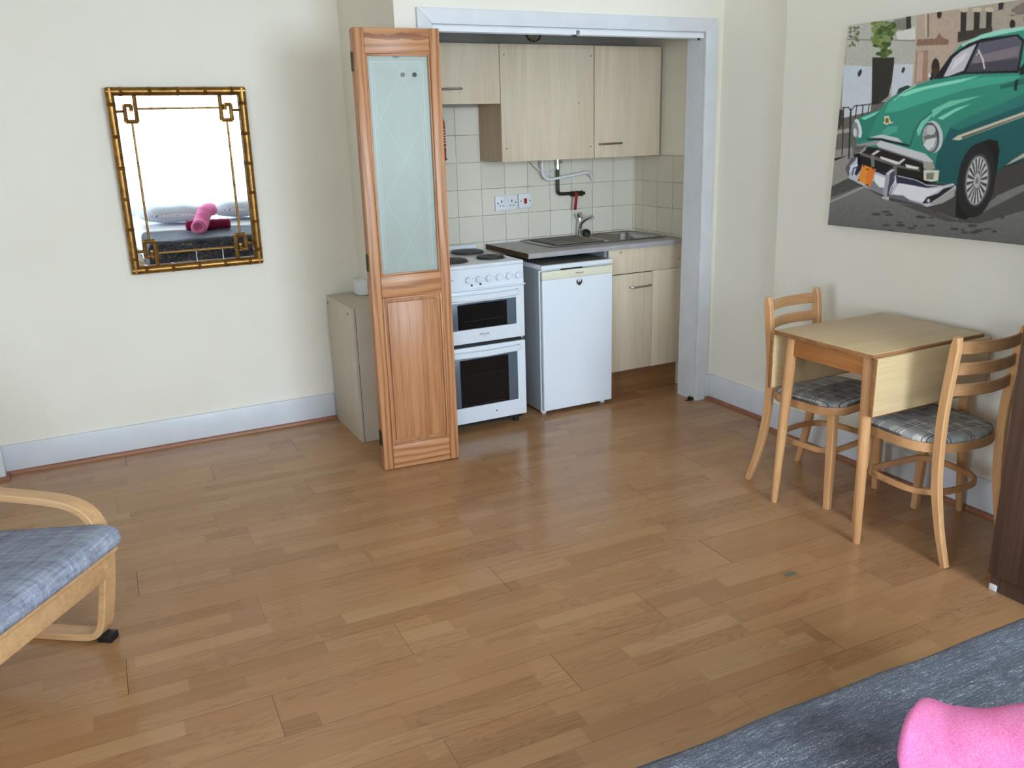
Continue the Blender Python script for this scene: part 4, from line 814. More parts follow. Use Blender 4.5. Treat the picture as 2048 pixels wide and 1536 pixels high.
(58,76,36,0,0,0,"218,21 217,24 216,26 215,28 212,29 209,30 205,30 201,30 197,30 193,28 190,27 186,25 184,22 182,20 182,17 182,15 183,13 185,11 187,10 191,9 194,8 198,9 202,9 206,11 210,12 213,14 215,17 217,19"),
(120,132,84,0,0,0,"211,64 211,66 210,68 209,69 207,70 205,71 203,72 200,72 198,71 195,70 193,69 191,67 189,66 188,64 187,62 187,60 188,58 189,57 191,56 193,55 195,55 198,55 201,55 203,56 206,57 208,59 209,60 210,62"),
(70,92,42,0,0,0,"188,85 188,88 188,90 186,92 184,93 182,94 179,95 176,95 172,94 169,93 166,92 164,90 162,88 160,85 160,83 160,80 161,78 162,76 164,75 167,73 169,73 173,73 176,74 179,75 182,76 184,78 186,80 188,83"),
(96,118,58,0,0,0,"201,26 201,28 200,30 199,31 197,32 194,32 192,33 189,32 186,32 183,31 180,30 178,29 176,27 175,25 174,24 174,22 175,21 176,19 178,18 181,18 184,18 187,18 190,18 192,19 195,20 197,22 199,23 200,25"),
(58,76,36,0,0,0,"224,84 224,86 223,89 222,91 220,93 218,94 215,94 212,94 209,94 207,93 204,91 202,89 200,87 198,84 198,81 198,79 198,76 200,74 201,72 204,71 206,71 209,71 212,71 215,72 217,74 220,76 222,79 223,81"),
(120,132,84,0,0,0,"189,85 189,87 188,90 186,92 184,94 181,95 177,95 173,95 169,95 165,93 161,92 158,89 156,87 154,84 153,81 153,79 154,76 156,74 159,72 162,71 166,71 170,71 174,72 178,73 181,75 184,77 187,79 188,82"),
(70,92,42,0,0,0,"184,70 184,72 183,74 181,76 178,77 175,78 171,78 167,78 162,77 158,76 154,75 151,73 149,71 147,69 146,67 146,65 148,63 150,62 152,60 156,60 160,59 164,60 168,60 172,61 176,63 179,64 182,66 183,68"),
(96,118,58,0,0,0,"182,56 182,59 181,62 179,64 176,66 172,67 168,67 164,67 159,67 155,65 151,63 147,61 144,58 142,55 141,52 142,50 143,47 145,45 148,43 152,42 156,41 160,41 165,42 169,44 173,46 177,48 180,51 181,54"),
(58,76,36,0,0,0,"154,8 154,10 154,12 152,14 150,15 148,16 145,17 142,16 139,16 136,15 134,13 131,12 130,10 128,8 128,5 128,3 128,1 130,0 132,-1 134,-2 137,-3 140,-3 143,-2 146,-1 148,0 151,2 153,4 154,6"),
(120,132,84,0,0,0,"192,17 192,20 191,22 189,24 188,25 185,26 182,27 179,27 176,26 173,25 170,23 167,21 165,19 164,17 163,14 163,12 164,9 166,7 168,6 170,5 173,4 176,4 179,5 182,6 185,8 188,10 190,12 191,15"),
(70,92,42,0,0,0,"221,86 221,88 220,90 219,92 217,94 215,95 213,95 211,96 208,95 206,94 203,92 201,91 200,88 198,86 198,83 198,81 198,79 199,77 201,75 203,74 205,74 208,74 210,74 213,75 215,77 217,79 219,81 220,83"),
(96,118,58,0,0,0,"215,79 215,81 214,83 212,85 210,86 207,87 204,87 201,87 198,86 194,85 191,84 189,82 187,81 185,78 184,76 185,74 185,73 187,71 189,70 192,69 195,69 198,69 202,69 205,70 208,72 211,73 213,75 214,77"),
(58,76,36,0,0,0,"156,69 156,71 155,73 154,75 152,76 150,77 147,78 145,78 142,77 139,76 136,75 134,73 132,71 131,69 130,66 130,64 131,62 132,60 134,59 136,58 139,57 142,57 145,58 147,59 150,60 152,62 154,64 155,66"),
(120,132,84,0,0,0,"156,13 156,15 155,16 153,18 151,19 148,20 145,20 141,20 137,19 134,18 131,17 128,15 126,13 124,11 123,9 124,7 125,5 126,4 129,3 132,2 135,2 139,2 142,3 146,4 149,5 152,7 154,9 155,11"),
(70,92,42,0,0,0,"175,43 175,45 174,48 173,50 171,52 168,53 165,54 162,54 159,53 156,52 153,50 150,48 148,45 147,43 146,40 146,37 147,34 148,32 150,31 153,29 156,29 159,29 162,29 165,31 168,32 170,35 172,37 174,40"),
(96,118,58,0,0,0,"197,23 197,25 196,26 195,28 193,29 190,30 187,30 184,30 181,29 177,28 174,27 172,25 170,24 169,22 168,20 168,18 169,16 170,14 173,13 175,12 178,12 181,12 185,13 188,14 191,15 193,17 195,19 197,21"),
(58,76,36,0,0,0,"196,131 196,132 195,134 193,135 191,136 188,137 185,137 181,137 178,136 174,136 171,134 168,133 166,132 165,130 164,128 164,127 165,125 167,124 169,123 172,122 176,122 179,122 183,123 186,124 189,125 192,126 194,128 195,129"),
(120,132,84,0,0,0,"156,39 156,41 155,43 154,45 152,47 149,48 147,48 144,48 141,48 138,47 135,45 133,43 131,41 129,39 129,36 129,34 129,32 131,30 133,28 135,27 138,27 141,27 144,27 147,29 149,30 152,32 154,34 155,37"),
(70,92,42,0,0,0,"178,43 177,45 177,47 175,49 173,51 171,52 168,53 165,53 162,52 159,51 156,49 154,47 152,45 150,42 150,40 150,37 150,35 152,33 154,31 156,30 159,30 162,30 165,30 168,32 171,33 174,35 175,38 177,40"),
(96,118,58,0,0,0,"196,36 196,38 194,40 192,42 190,43 186,44 182,44 178,44 173,44 169,42 165,41 162,39 159,37 157,34 156,32 157,30 158,28 160,26 163,25 166,24 170,24 175,24 179,25 183,26 187,27 191,29 193,31 195,34"),
(58,76,36,0,0,0,"208,42 208,44 206,46 204,48 202,49 198,50 194,50 190,50 186,49 181,48 178,47 174,45 172,43 170,41 169,38 169,36 171,34 173,33 175,32 179,31 183,31 187,31 192,31 196,33 200,34 203,36 205,38 207,40"),
(120,132,84,0,0,0,"155,70 155,73 154,75 153,77 151,78 149,79 147,80 145,80 142,79 140,78 137,77 135,75 134,73 133,71 132,68 132,66 133,64 134,62 135,60 137,59 139,59 142,59 144,59 147,60 149,62 151,64 153,66 154,68"),
(70,92,42,0,0,0,"247,128 247,131 246,133 244,134 242,136 239,136 236,137 232,137 228,136 225,135 222,134 219,132 217,130 215,128 214,126 214,123 215,121 217,120 220,118 222,118 226,117 229,117 233,118 237,119 240,120 243,122 245,124 246,126"),
(96,118,58,0,0,0,"179,40 179,42 179,44 177,45 175,46 173,47 170,47 167,47 164,46 161,45 158,44 156,43 154,41 152,39 152,37 152,36 153,34 154,33 156,32 159,31 162,31 165,31 168,31 171,32 173,34 176,35 178,37 179,38"),
(58,76,36,0,0,0,"245,78 245,79 244,81 243,83 241,84 239,84 236,85 234,85 231,84 228,83 226,82 224,81 222,79 221,77 220,75 220,73 221,72 222,70 224,69 226,68 229,68 231,68 234,68 237,69 239,71 241,72 243,74 244,76"),
(120,132,84,0,0,0,"234,24 234,26 233,27 231,29 229,30 226,31 222,31 218,31 214,30 211,29 207,28 204,26 202,24 200,22 200,20 200,18 201,16 203,15 205,13 208,13 212,13 216,13 220,13 224,14 227,16 230,18 232,20 234,22"),
(70,92,42,0,0,0,"177,20 177,22 176,24 174,26 171,27 168,27 165,28 161,27 157,27 154,26 150,24 147,23 145,21 143,19 143,17 143,15 144,13 146,12 148,11 151,10 155,10 159,10 162,10 166,11 170,13 172,15 175,16 176,18"),
(96,118,58,0,0,0,"229,49 229,51 228,54 227,56 225,58 222,59 220,59 217,59 213,59 210,58 207,56 205,54 203,51 202,49 201,46 201,43 202,41 203,39 205,37 207,36 210,35 213,35 216,36 219,37 222,39 225,41 227,43 228,46"),
(58,76,36,0,0,0,"223,24 223,26 222,27 221,29 219,30 217,30 214,31 211,31 208,30 205,29 202,28 200,26 198,25 197,23 196,21 196,20 197,18 198,17 200,16 203,15 206,15 209,15 212,16 215,16 217,18 220,19 222,21 223,22"),
(120,132,84,0,0,0,"201,80 201,81 200,83 198,84 195,85 191,86 188,86 183,86 179,85 175,84 171,83 168,81 165,80 164,78 163,76 163,74 164,73 166,71 169,70 173,70 177,69 181,70 185,70 189,71 193,72 196,74 199,76 201,78"),
(70,92,42,0,0,0,"215,52 215,54 214,56 212,57 210,58 207,59 204,59 200,59 197,59 193,58 190,56 187,55 185,53 184,51 183,48 183,46 184,45 186,43 188,42 191,41 194,41 198,41 201,41 205,42 208,44 211,46 213,48 214,50"),
(96,118,58,0,0,0,"233,136 233,138 232,140 231,142 228,144 226,145 223,145 219,145 216,145 212,144 209,142 206,140 204,138 203,136 202,133 202,131 203,128 204,127 207,125 209,124 213,123 216,123 220,124 223,125 226,127 229,129 231,131 232,133"),
(58,76,36,0,0,0,"226,50 226,52 225,54 222,56 220,57 216,57 212,58 208,57 204,57 199,56 196,54 192,52 190,51 188,48 187,46 188,44 189,43 191,41 194,40 197,39 201,39 205,39 210,40 214,41 218,43 221,44 223,46 225,48"),
(120,132,84,0,0,0,"186,16 186,19 184,22 182,24 180,26 176,27 172,28 168,27 163,27 159,25 155,23 151,21 149,18 147,15 146,12 146,9 147,7 149,4 152,3 156,2 160,1 164,1 168,2 173,3 177,5 180,8 183,11 185,14"),
(70,92,42,0,0,0,"229,46 229,48 228,50 227,51 225,52 222,53 219,53 216,53 213,52 210,51 207,50 205,49 203,47 202,45 201,43 201,42 202,40 204,39 206,38 208,37 211,37 214,37 217,37 220,38 223,39 225,41 227,43 228,44"),
(96,118,58,0,0,0,"214,51 214,52 213,54 211,55 208,56 205,57 201,57 197,56 193,56 189,55 186,54 183,52 180,50 179,49 178,47 178,45 179,44 181,42 184,42 187,41 191,41 195,41 199,42 203,43 207,44 210,45 212,47 214,49"),
(58,76,36,0,0,0,"209,30 209,33 208,35 206,37 204,39 200,40 196,40 192,40 188,39 184,38 180,36 177,34 174,31 173,29 172,26 172,23 173,21 175,19 178,17 181,16 185,16 189,16 193,16 197,18 201,20 204,22 207,24 208,27"),
(120,132,84,0,0,0,"151,10 151,12 150,13 148,15 146,16 143,16 140,17 136,16 133,16 129,15 126,14 123,12 121,10 120,9 119,7 119,5 120,3 122,2 124,1 127,1 130,0 134,1 138,1 141,2 144,3 147,5 149,7 150,8"),
(70,92,42,0,0,0,"252,29 252,32 251,34 250,36 248,37 246,38 243,39 240,39 237,38 235,37 232,36 230,34 228,31 226,29 226,26 226,24 226,22 228,20 229,18 232,17 234,16 237,16 240,17 243,18 246,20 248,22 250,24 251,27"),
(96,118,58,0,0,0,"177,80 177,82 176,85 173,87 170,89 167,90 163,91 158,91 153,90 149,89 145,87 141,84 138,82 137,79 136,76 136,73 137,70 139,68 142,66 146,65 150,64 155,65 159,65 164,67 168,69 171,71 174,74 176,77"),
(58,76,36,0,0,0,"235,92 235,95 235,97 233,99 230,101 228,102 224,103 220,102 217,102 213,101 210,99 207,97 204,94 203,92 202,89 202,86 203,84 205,82 207,80 210,79 213,78 217,78 221,79 225,80 228,82 231,84 233,87 235,89"),
(120,132,84,0,0,0,"234,79 234,81 233,84 232,86 229,87 226,89 223,89 219,89 215,88 211,87 208,85 205,83 202,81 201,78 200,75 200,73 201,70 203,68 205,67 208,65 212,65 216,65 219,66 223,67 227,69 230,71 232,73 233,76"),
(70,92,42,0,0,0,"198,38 198,40 197,42 196,44 194,46 192,47 189,47 186,47 183,47 180,46 178,44 175,42 174,40 172,37 172,35 172,32 172,30 174,28 175,27 178,26 180,25 183,25 186,26 189,27 192,28 194,30 196,33 197,35"),
(96,118,58,0,0,0,"221,141 221,143 220,145 219,147 217,149 215,150 212,151 209,151 206,150 203,149 200,148 198,146 196,143 194,141 194,138 194,136 194,134 196,132 198,130 200,129 203,128 206,128 209,129 212,130 215,131 217,133 219,136 220,138"),
(58,76,36,0,0,0,"185,44 185,47 184,49 183,52 182,53 180,54 177,55 174,55 172,55 169,53 167,52 164,50 163,47 161,45 161,42 161,39 161,37 162,35 164,33 166,32 169,31 171,31 174,32 177,33 179,35 181,37 183,39 184,42"),
(120,132,84,0,0,0,"217,21 216,22 215,24 213,25 210,26 206,26 202,26 197,26 193,25 188,24 184,23 181,21 178,20 176,18 176,16 176,15 177,13 179,12 183,11 186,11 191,11 195,11 200,12 204,13 208,14 211,16 214,17 216,19"),
(70,92,42,0,0,0,"221,139 221,142 220,144 219,147 216,148 214,150 210,150 207,150 203,150 200,149 197,147 194,145 192,142 190,139 189,136 189,133 190,131 192,129 194,127 197,125 200,125 203,125 207,125 210,127 214,128 216,131 219,133 220,136"),
(96,118,58,0,0,0,"150,6 150,8 150,9 148,11 146,12 144,12 141,12 138,12 135,12 132,11 129,10 127,8 125,7 124,5 124,3 124,2 124,0 126,-1 128,-2 130,-3 133,-3 136,-3 139,-2 142,-1 145,0 147,1 149,3 150,5"),
(96,102,72,0,0,0,"56,18 56,19 56,20 55,21 54,21 53,22 52,22 51,22 49,22 48,21 46,20 45,19 44,18 44,17 43,16 43,15 44,14 44,13 45,13 47,12 48,12 49,12 51,12 52,13 53,14 55,14 55,15 56,17"),
(96,102,72,0,0,0,"34,50 34,51 34,52 33,53 32,53 31,54 30,54 28,54 27,54 25,53 24,53 23,52 22,51 21,50 21,48 21,47 21,46 22,45 23,45 24,44 25,44 27,44 28,44 30,45 31,46 32,46 33,47 34,49"),
(96,102,72,0,0,0,"27,48 27,49 27,50 26,51 25,52 24,52 23,53 21,53 20,52 18,52 17,51 16,50 15,49 14,48 14,47 14,46 14,45 15,44 16,43 17,43 19,43 20,43 21,43 23,44 24,44 25,45 26,46 27,47"),
(96,102,72,0,0,0,"23,45 23,46 23,47 22,48 21,48 20,49 19,49 17,49 16,49 14,48 13,48 12,47 11,46 10,45 10,44 10,42 10,41 11,41 12,40 13,39 14,39 16,39 17,40 19,40 20,41 21,42 22,43 23,44"),
(96,102,72,0,0,0,"66,39 66,41 65,42 65,42 64,43 63,44 61,44 60,44 59,43 57,43 56,42 55,41 54,40 53,39 53,38 53,37 53,36 54,35 55,35 56,34 57,34 59,34 60,34 62,35 63,35 64,36 65,37 65,38"),
(96,102,72,0,0,0,"67,36 67,37 67,38 66,39 66,40 64,40 63,41 62,41 60,40 59,40 58,39 56,38 55,37 55,36 55,35 55,34 55,33 56,32 56,31 58,31 59,31 60,31 62,31 63,32 65,32 66,33 67,34 67,35"),
(96,102,72,0,0,0,"64,14 64,15 64,16 63,17 62,18 61,18 60,19 59,19 57,18 56,18 54,17 53,16 52,15 52,14 51,13 51,12 52,11 52,10 53,9 55,9 56,9 57,9 59,9 60,10 61,10 63,11 63,12 64,13"),
(96,102,72,0,0,0,"28,86 28,87 28,88 27,89 26,89 25,90 24,90 22,90 21,90 19,89 18,88 17,88 16,87 15,86 15,84 15,83 15,82 16,81 17,81 18,80 19,80 21,80 22,80 24,81 25,81 26,82 27,83 28,84"),
(96,102,72,0,0,0,"44,79 44,81 44,82 43,82 43,83 41,84 40,84 39,84 37,84 36,83 34,82 33,81 32,80 32,79 31,78 31,77 32,76 32,75 33,75 35,74 36,74 37,74 39,74 40,75 42,75 43,76 44,77 44,78"),
(96,102,72,0,0,0,"62,33 62,34 61,35 61,35 60,36 59,37 57,37 56,37 55,37 53,36 52,35 51,34 50,33 49,32 49,31 49,30 49,29 50,28 51,28 52,27 53,27 55,27 56,27 58,28 59,28 60,29 61,30 62,31"),
(96,102,72,0,0,0,"49,17 49,18 49,19 48,20 47,21 46,21 45,21 43,21 42,21 40,21 39,20 38,19 37,18 36,17 36,16 36,15 36,14 37,13 38,12 39,12 40,11 42,11 43,12 45,12 46,13 47,14 48,15 49,16"),
(96,102,72,0,0,0,"41,73 41,74 40,75 40,76 39,77 37,77 36,77 35,77 33,77 32,77 30,76 29,75 28,74 28,73 27,72 27,71 28,70 28,69 29,68 31,68 32,67 33,67 35,68 36,68 38,69 39,70 40,71 40,72"),
(96,102,72,0,0,0,"25,26 25,27 25,28 24,29 23,29 22,30 21,30 19,30 18,30 16,29 15,29 14,28 13,27 12,26 12,24 12,23 12,22 13,22 14,21 15,20 17,20 18,20 19,20 21,21 22,22 23,23 24,24 25,25"),
(96,102,72,0,0,0,"23,13 23,14 23,15 22,15 21,16 20,17 19,17 17,17 16,17 14,16 13,15 12,14 11,13 10,12 10,11 10,10 10,9 11,8 12,8 13,7 14,7 16,7 17,7 19,8 20,8 21,9 22,10 23,11"),
(96,102,72,0,0,0,"54,86 54,87 53,88 53,89 52,89 51,90 49,90 48,90 46,90 45,89 44,89 43,88 42,87 41,86 41,85 41,83 41,82 42,82 43,81 44,80 45,80 47,80 48,80 49,81 51,82 52,83 53,84 53,85"),
(96,102,72,0,0,0,"50,53 50,54 50,55 49,56 48,57 47,57 46,58 44,58 43,57 42,57 40,56 39,55 38,54 38,53 37,52 37,51 38,50 38,49 39,48 40,48 42,48 43,48 45,48 46,49 47,49 48,50 49,51 50,52"),
(96,102,72,0,0,0,"70,68 70,69 69,70 69,71 68,72 67,72 65,72 64,72 62,72 61,72 60,71 59,70 58,69 57,68 57,67 57,66 57,65 58,64 59,63 60,63 61,62 63,63 64,63 65,63 67,64 68,65 69,66 69,67"),
(96,102,72,0,0,0,"40,13 40,14 40,15 39,15 38,16 37,17 35,17 34,17 33,17 31,16 30,15 29,14 28,13 27,12 27,11 27,10 27,9 28,8 29,8 30,7 31,7 33,7 34,7 36,8 37,8 38,9 39,10 40,11"),
(96,102,72,0,0,0,"21,29 21,30 20,31 20,32 19,33 17,33 16,34 15,34 13,33 12,33 10,32 9,31 8,30 8,29 7,28 7,27 8,26 8,25 9,24 11,24 12,24 13,24 15,24 16,24 18,25 19,26 20,27 20,28"),
(96,102,72,0,0,0,"59,64 58,65 58,66 57,67 57,67 55,68 54,68 53,68 51,68 50,67 48,67 47,66 46,65 46,64 46,63 46,61 46,60 47,60 47,59 49,58 50,58 51,58 53,58 54,59 56,60 57,61 58,62 58,63"),
(96,102,72,0,0,0,"44,27 44,29 44,29 43,30 42,31 41,31 40,32 38,32 37,31 35,31 34,30 33,29 32,28 31,27 31,26 31,25 31,24 32,23 33,22 34,22 35,22 37,22 38,22 40,23 41,23 42,24 43,25 44,26"),
(96,102,72,0,0,0,"62,57 62,58 62,59 61,60 60,60 59,61 58,61 57,61 55,61 54,60 52,60 51,59 50,58 50,57 49,56 49,54 50,53 50,53 51,52 52,52 54,51 55,51 57,52 58,52 59,53 61,54 61,55 62,56"),
(96,102,72,0,0,0,"41,81 41,82 40,83 40,83 39,84 38,85 36,85 35,85 33,85 32,84 31,83 30,83 29,82 28,80 28,79 28,78 28,77 29,76 30,76 31,75 32,75 34,75 35,75 37,76 38,76 39,77 40,78 41,79"),
(96,102,72,0,0,0,"20,14 20,15 19,16 19,17 18,18 16,18 15,18 14,18 12,18 11,17 9,17 8,16 7,15 7,14 6,13 6,12 7,11 7,10 8,9 10,9 11,8 12,8 14,9 15,9 17,10 18,11 19,12 19,13"),
(96,102,72,0,0,0,"56,43 56,44 55,45 55,46 54,46 53,47 51,47 50,47 48,47 47,46 46,45 45,45 44,44 43,42 43,41 43,40 43,39 44,38 45,38 46,37 47,37 49,37 50,37 51,38 53,39 54,39 55,40 55,42"),
(96,102,72,0,0,0,"63,42 63,43 62,44 62,45 61,46 60,46 58,47 57,47 56,46 54,46 53,45 52,44 51,43 50,42 50,41 50,40 50,39 51,38 52,38 53,37 54,37 56,37 57,37 59,38 60,38 61,39 62,40 63,41"),
(170,152,138,0,0,14,"344,-5 540,-9 560,134 497,210 457,249 369,260"),
(158,148,136,0,0,12,"540,-8 1090,-19 1117,158 641,102 553,137"),
(128,100,84,0,0,14,"361,92 447,96 460,75 469,92 505,108 504,124 360,115"),
(150,118,102,0,0,12,"363,136 418,136 433,251 373,260"),
(176,152,140,0,0,6,"370,140 396,140 408,249 380,254"),
(50,36,32,0,0,0,"481,209 481,218 481,226 480,233 478,239 475,243 472,246 468,246 463,245 459,242 455,237 451,231 448,223 445,215 444,207 443,198 443,190 444,183 446,177 449,172 453,170 457,169 461,171 465,174 470,179 473,185 477,192 479,201"),
(62,46,40,0,0,0,"444,207 481,209 483,244 455,252"),
(45,38,34,0,0,0,"457,11 458,14 457,17 456,20 455,22 453,24 451,25 449,25 446,24 444,23 442,21 439,18 438,15 437,12 436,8 436,5 436,2 437,-1 438,-3 440,-5 442,-6 444,-6 447,-5 449,-4 452,-2 454,1 455,4 457,7"),
(110,98,88,0,0,0,"390,-16 406,87 413,87 397,-15"),
(190,176,160,0,0,0,"378,-16 395,85 402,86 385,-15"),
(48,44,42,0,0,0,"539,12 563,10 573,90 552,100"),
(190,176,160,0,0,0,"570,8 569,10 568,12 566,13 563,14 560,15 556,15 552,15 548,14 544,13 540,11 537,9 534,8 532,6 532,4 532,2 533,0 535,-1 538,-2 541,-3 545,-3 549,-3 554,-2 558,-1 562,1 565,2 567,4 569,6"),
(48,44,42,0,0,0,"595,19 619,17 628,95 607,105"),
(190,176,160,0,0,0,"625,15 624,17 623,18 621,20 619,21 615,21 611,21 607,21 603,20 599,19 596,18 592,16 590,14 588,12 588,10 588,8 589,7 591,5 594,4 597,4 601,4 605,4 609,5 613,6 617,7 620,9 622,11 624,13"),
(48,44,42,0,0,0,"645,25 667,22 677,100 657,110"),
(190,176,160,0,0,0,"673,21 673,23 672,24 670,26 667,27 664,27 660,27 657,27 652,26 649,25 645,24 642,22 640,20 638,18 637,16 637,15 638,13 640,12 643,11 646,10 650,10 654,10 658,11 662,12 666,13 669,15 671,17 673,19"),
(60,52,48,0,0,10,"539,83 678,79 681,97 586,115 544,120"),
(46,44,44,0,0,0,"688,-2 708,-4 710,24 692,25"),
(120,110,104,0,0,16,"741,28 799,3 1094,8 1101,56 804,41 779,50 745,37"),
(48,40,38,0,0,0,"766,80 766,83 766,87 765,89 763,92 762,93 760,94 757,94 755,94 752,92 750,90 748,88 747,84 745,81 744,78 744,74 745,71 745,68 747,66 748,64 751,64 753,63 755,64 758,66 760,68 762,70 764,73 765,77"),
(48,40,38,0,0,0,"820,67 820,71 820,74 818,78 817,80 815,82 812,83 809,83 807,82 804,81 801,78 798,75 796,72 795,68 794,64 794,60 794,57 795,54 797,51 799,49 802,48 804,48 807,49 810,51 813,53 815,56 817,59 819,63"),
(48,40,38,0,0,0,"893,63 893,67 893,70 892,73 890,76 888,78 886,79 883,79 880,78 877,76 875,74 872,71 870,68 869,64 868,60 868,56 868,53 869,50 871,47 873,46 875,45 878,45 881,45 884,47 886,49 889,52 890,56 892,59"),
(48,44,42,0,0,0,"911,26 934,24 942,74 919,77"),
(48,44,42,0,0,0,"975,24 997,21 1005,76 983,79"),
(96,86,80,0,0,0,"743,50 1100,42 1099,38 742,47"),
(96,92,86,0,0,14,"-1,347 110,336 258,328 267,396 136,534 -2,557"),
(186,192,200,0,0,5,"12,290 167,297 172,359 21,383"),
(60,54,48,0,0,0,"-6,346 20,347 25,412 1,433"),
(150,148,140,0,0,0,"-1,434 76,426 78,443 -1,451"),
(138,134,128,0,0,0,"-5,520 96,507 100,534 -4,557"),
(134,131,124,0,0,10,"-2,568 100,534 199,659 -4,686 -22,579"),
(72,72,68,0,0,14,"-5,682 86,642 181,660 155,674 -1,732"),
(128,126,124,0,(88,87,87),9,"-1,732 164,671 358,688 1171,525 1225,884 -11,861"),
(150,148,146,0,0,0,"5,752 186,677 182,670 0,746"),
(58,56,56,0,(66,64,64),6,"201,681 312,724 495,744 644,777 714,766 805,679 1168,503 1160,449 778,589 513,648"),
(72,70,70,0,0,6,"365,735 495,744 652,783 734,758 929,644 1175,552 1186,622 940,720 752,788 609,792"),
(62,60,58,0,0,0,"554,781 553,782 552,782 550,783 548,784 545,784 541,785 537,785 534,785 530,785 527,785 524,785 522,784 521,784 520,783 520,782 522,782 524,781 526,780 529,780 533,779 537,779 540,779 544,779 547,779 550,779 552,780 553,780"),
(62,60,58,0,0,0,"736,752 736,753 735,754 734,756 733,757 732,757 730,758 728,758 727,758 725,758 723,757 722,756 721,755 720,754 720,753 720,752 720,750 721,749 722,748 723,747 725,747 727,747 729,747 730,747 732,748 733,748 734,749 735,751"),
(62,60,58,0,0,0,"288,785 288,787 286,788 283,789 280,791 275,792 270,792 264,793 259,793 254,793 249,793 245,792 242,791 240,790 239,789 239,787 241,786 244,785 248,783 252,782 257,782 263,781 268,781 274,781 278,781 282,782 285,783 287,784"),
(62,60,58,0,0,0,"690,818 690,819 689,820 689,821 687,821 686,822 684,822 683,823 681,823 679,823 678,822 676,822 675,821 675,820 674,819 674,818 675,818 676,817 677,816 678,815 680,815 682,815 683,815 685,815 687,815 688,816 689,816 690,817"),
(62,60,58,0,0,0,"417,822 417,824 415,825 413,827 409,828 405,829 400,830 395,830 390,831 385,831 381,830 377,829 374,828 372,827 371,826 372,824 373,823 376,821 379,820 384,819 389,818 394,817 399,817 404,817 408,818 412,819 415,820 416,821"),
(62,60,58,0,0,0,"348,827 348,828 346,829 343,830 339,831 334,832 329,833 323,833 317,834 312,834 307,834 302,833 299,833 297,832 296,831 297,831 299,830 302,829 306,828 311,827 316,826 322,825 328,825 333,825 338,825 342,825 345,826 347,827"),
(62,60,58,0,0,0,"666,817 666,818 665,819 663,821 660,822 656,823 652,823 648,824 643,824 639,824 635,824 632,823 630,822 628,821 627,820 628,819 629,818 631,817 634,816 638,815 642,814 646,813 651,813 655,813 659,814 662,814 664,815 666,816"),
(62,60,58,0,0,0,"352,783 352,784 350,785 348,786 345,787 341,788 337,788 332,789 328,789 324,789 320,789 316,788 314,788 312,787 312,786 312,785 313,784 316,783 319,782 323,781 327,781 331,780 336,780 340,780 344,781 347,781 350,782 351,782"),
(62,60,58,0,0,0,"468,830 468,831 467,832 465,833 461,834 458,835 453,836 449,836 445,836 440,836 436,836 433,836 430,835 429,834 428,833 428,832 430,831 432,830 435,829 439,828 443,828 448,827 452,827 457,827 460,827 464,828 466,828 468,829"),
(62,60,58,0,0,0,"561,757 561,758 560,759 559,760 557,760 555,761 553,761 550,762 548,762 545,762 543,761 541,761 539,760 539,759 538,759 538,758 539,757 540,756 542,755 544,754 547,754 549,754 552,754 554,754 556,754 558,755 560,755 561,756"),
(62,60,58,0,0,0,"363,851 363,852 363,854 361,855 359,856 357,857 354,858 351,858 348,858 345,858 342,857 340,857 338,856 337,854 336,853 336,852 337,850 338,849 341,848 343,847 346,846 349,846 352,846 355,846 358,846 360,847 362,848 363,849"),
(62,60,58,0,0,0,"336,773 335,774 334,775 331,776 327,776 323,777 318,778 313,778 307,779 302,779 298,778 294,778 291,777 289,777 288,776 289,775 290,774 293,773 297,772 301,771 306,770 311,770 317,769 322,769 326,770 330,770 333,771 335,772"),
(62,60,58,0,0,0,"714,785 714,786 712,787 710,788 708,788 705,789 701,789 697,790 693,790 690,790 686,790 684,790 681,789 680,789 679,788 680,787 681,787 683,786 686,785 689,785 693,784 696,784 700,784 704,784 707,784 710,784 712,784 713,785"),
(62,60,58,0,0,0,"803,805 803,806 801,806 799,807 796,808 792,808 787,809 783,809 778,810 773,810 769,810 766,810 763,809 762,809 761,808 761,808 763,807 765,806 769,806 773,805 777,804 782,804 787,804 791,803 795,803 799,804 801,804 803,804"),
(62,60,58,0,0,0,"476,820 476,821 475,822 474,823 473,824 471,824 469,825 467,825 464,825 462,825 460,825 459,824 457,824 456,823 456,822 456,821 457,820 458,819 459,818 461,818 463,817 466,817 468,817 470,817 472,817 474,818 475,819 476,819"),
(62,60,58,0,0,0,"825,813 825,814 825,815 824,816 822,817 820,818 818,818 816,818 814,819 811,818 809,818 808,817 806,817 805,816 805,815 805,814 806,812 807,811 808,811 810,810 812,809 815,809 817,809 819,809 821,810 823,810 824,811 825,812"),
(62,60,58,0,0,0,"766,815 766,816 765,817 763,819 760,820 757,821 753,822 749,822 745,822 742,822 738,822 735,821 733,820 731,819 731,818 731,816 732,815 734,814 737,813 740,812 744,811 748,810 752,810 756,810 759,811 762,811 764,812 766,813"),
(62,60,58,0,0,0,"405,811 405,811 404,812 402,813 399,813 395,814 392,815 388,815 384,815 380,815 376,815 373,815 371,814 370,814 369,813 370,813 371,812 373,811 376,810 379,810 383,809 387,809 391,809 395,809 398,809 401,809 403,809 405,810"),
(62,60,58,0,0,0,"750,823 750,824 748,826 746,827 743,828 739,829 735,830 731,830 726,830 722,830 718,830 715,829 712,829 711,828 710,827 710,825 712,824 714,823 717,822 721,821 725,820 729,820 734,819 738,819 742,820 745,820 748,821 749,822"),
(62,60,58,0,0,0,"497,781 497,782 496,783 494,785 491,786 488,787 485,787 481,788 477,788 473,788 470,787 467,787 465,786 464,784 463,783 463,782 464,781 466,779 469,778 472,777 476,777 479,776 483,776 487,776 490,777 493,778 495,778 497,780"),
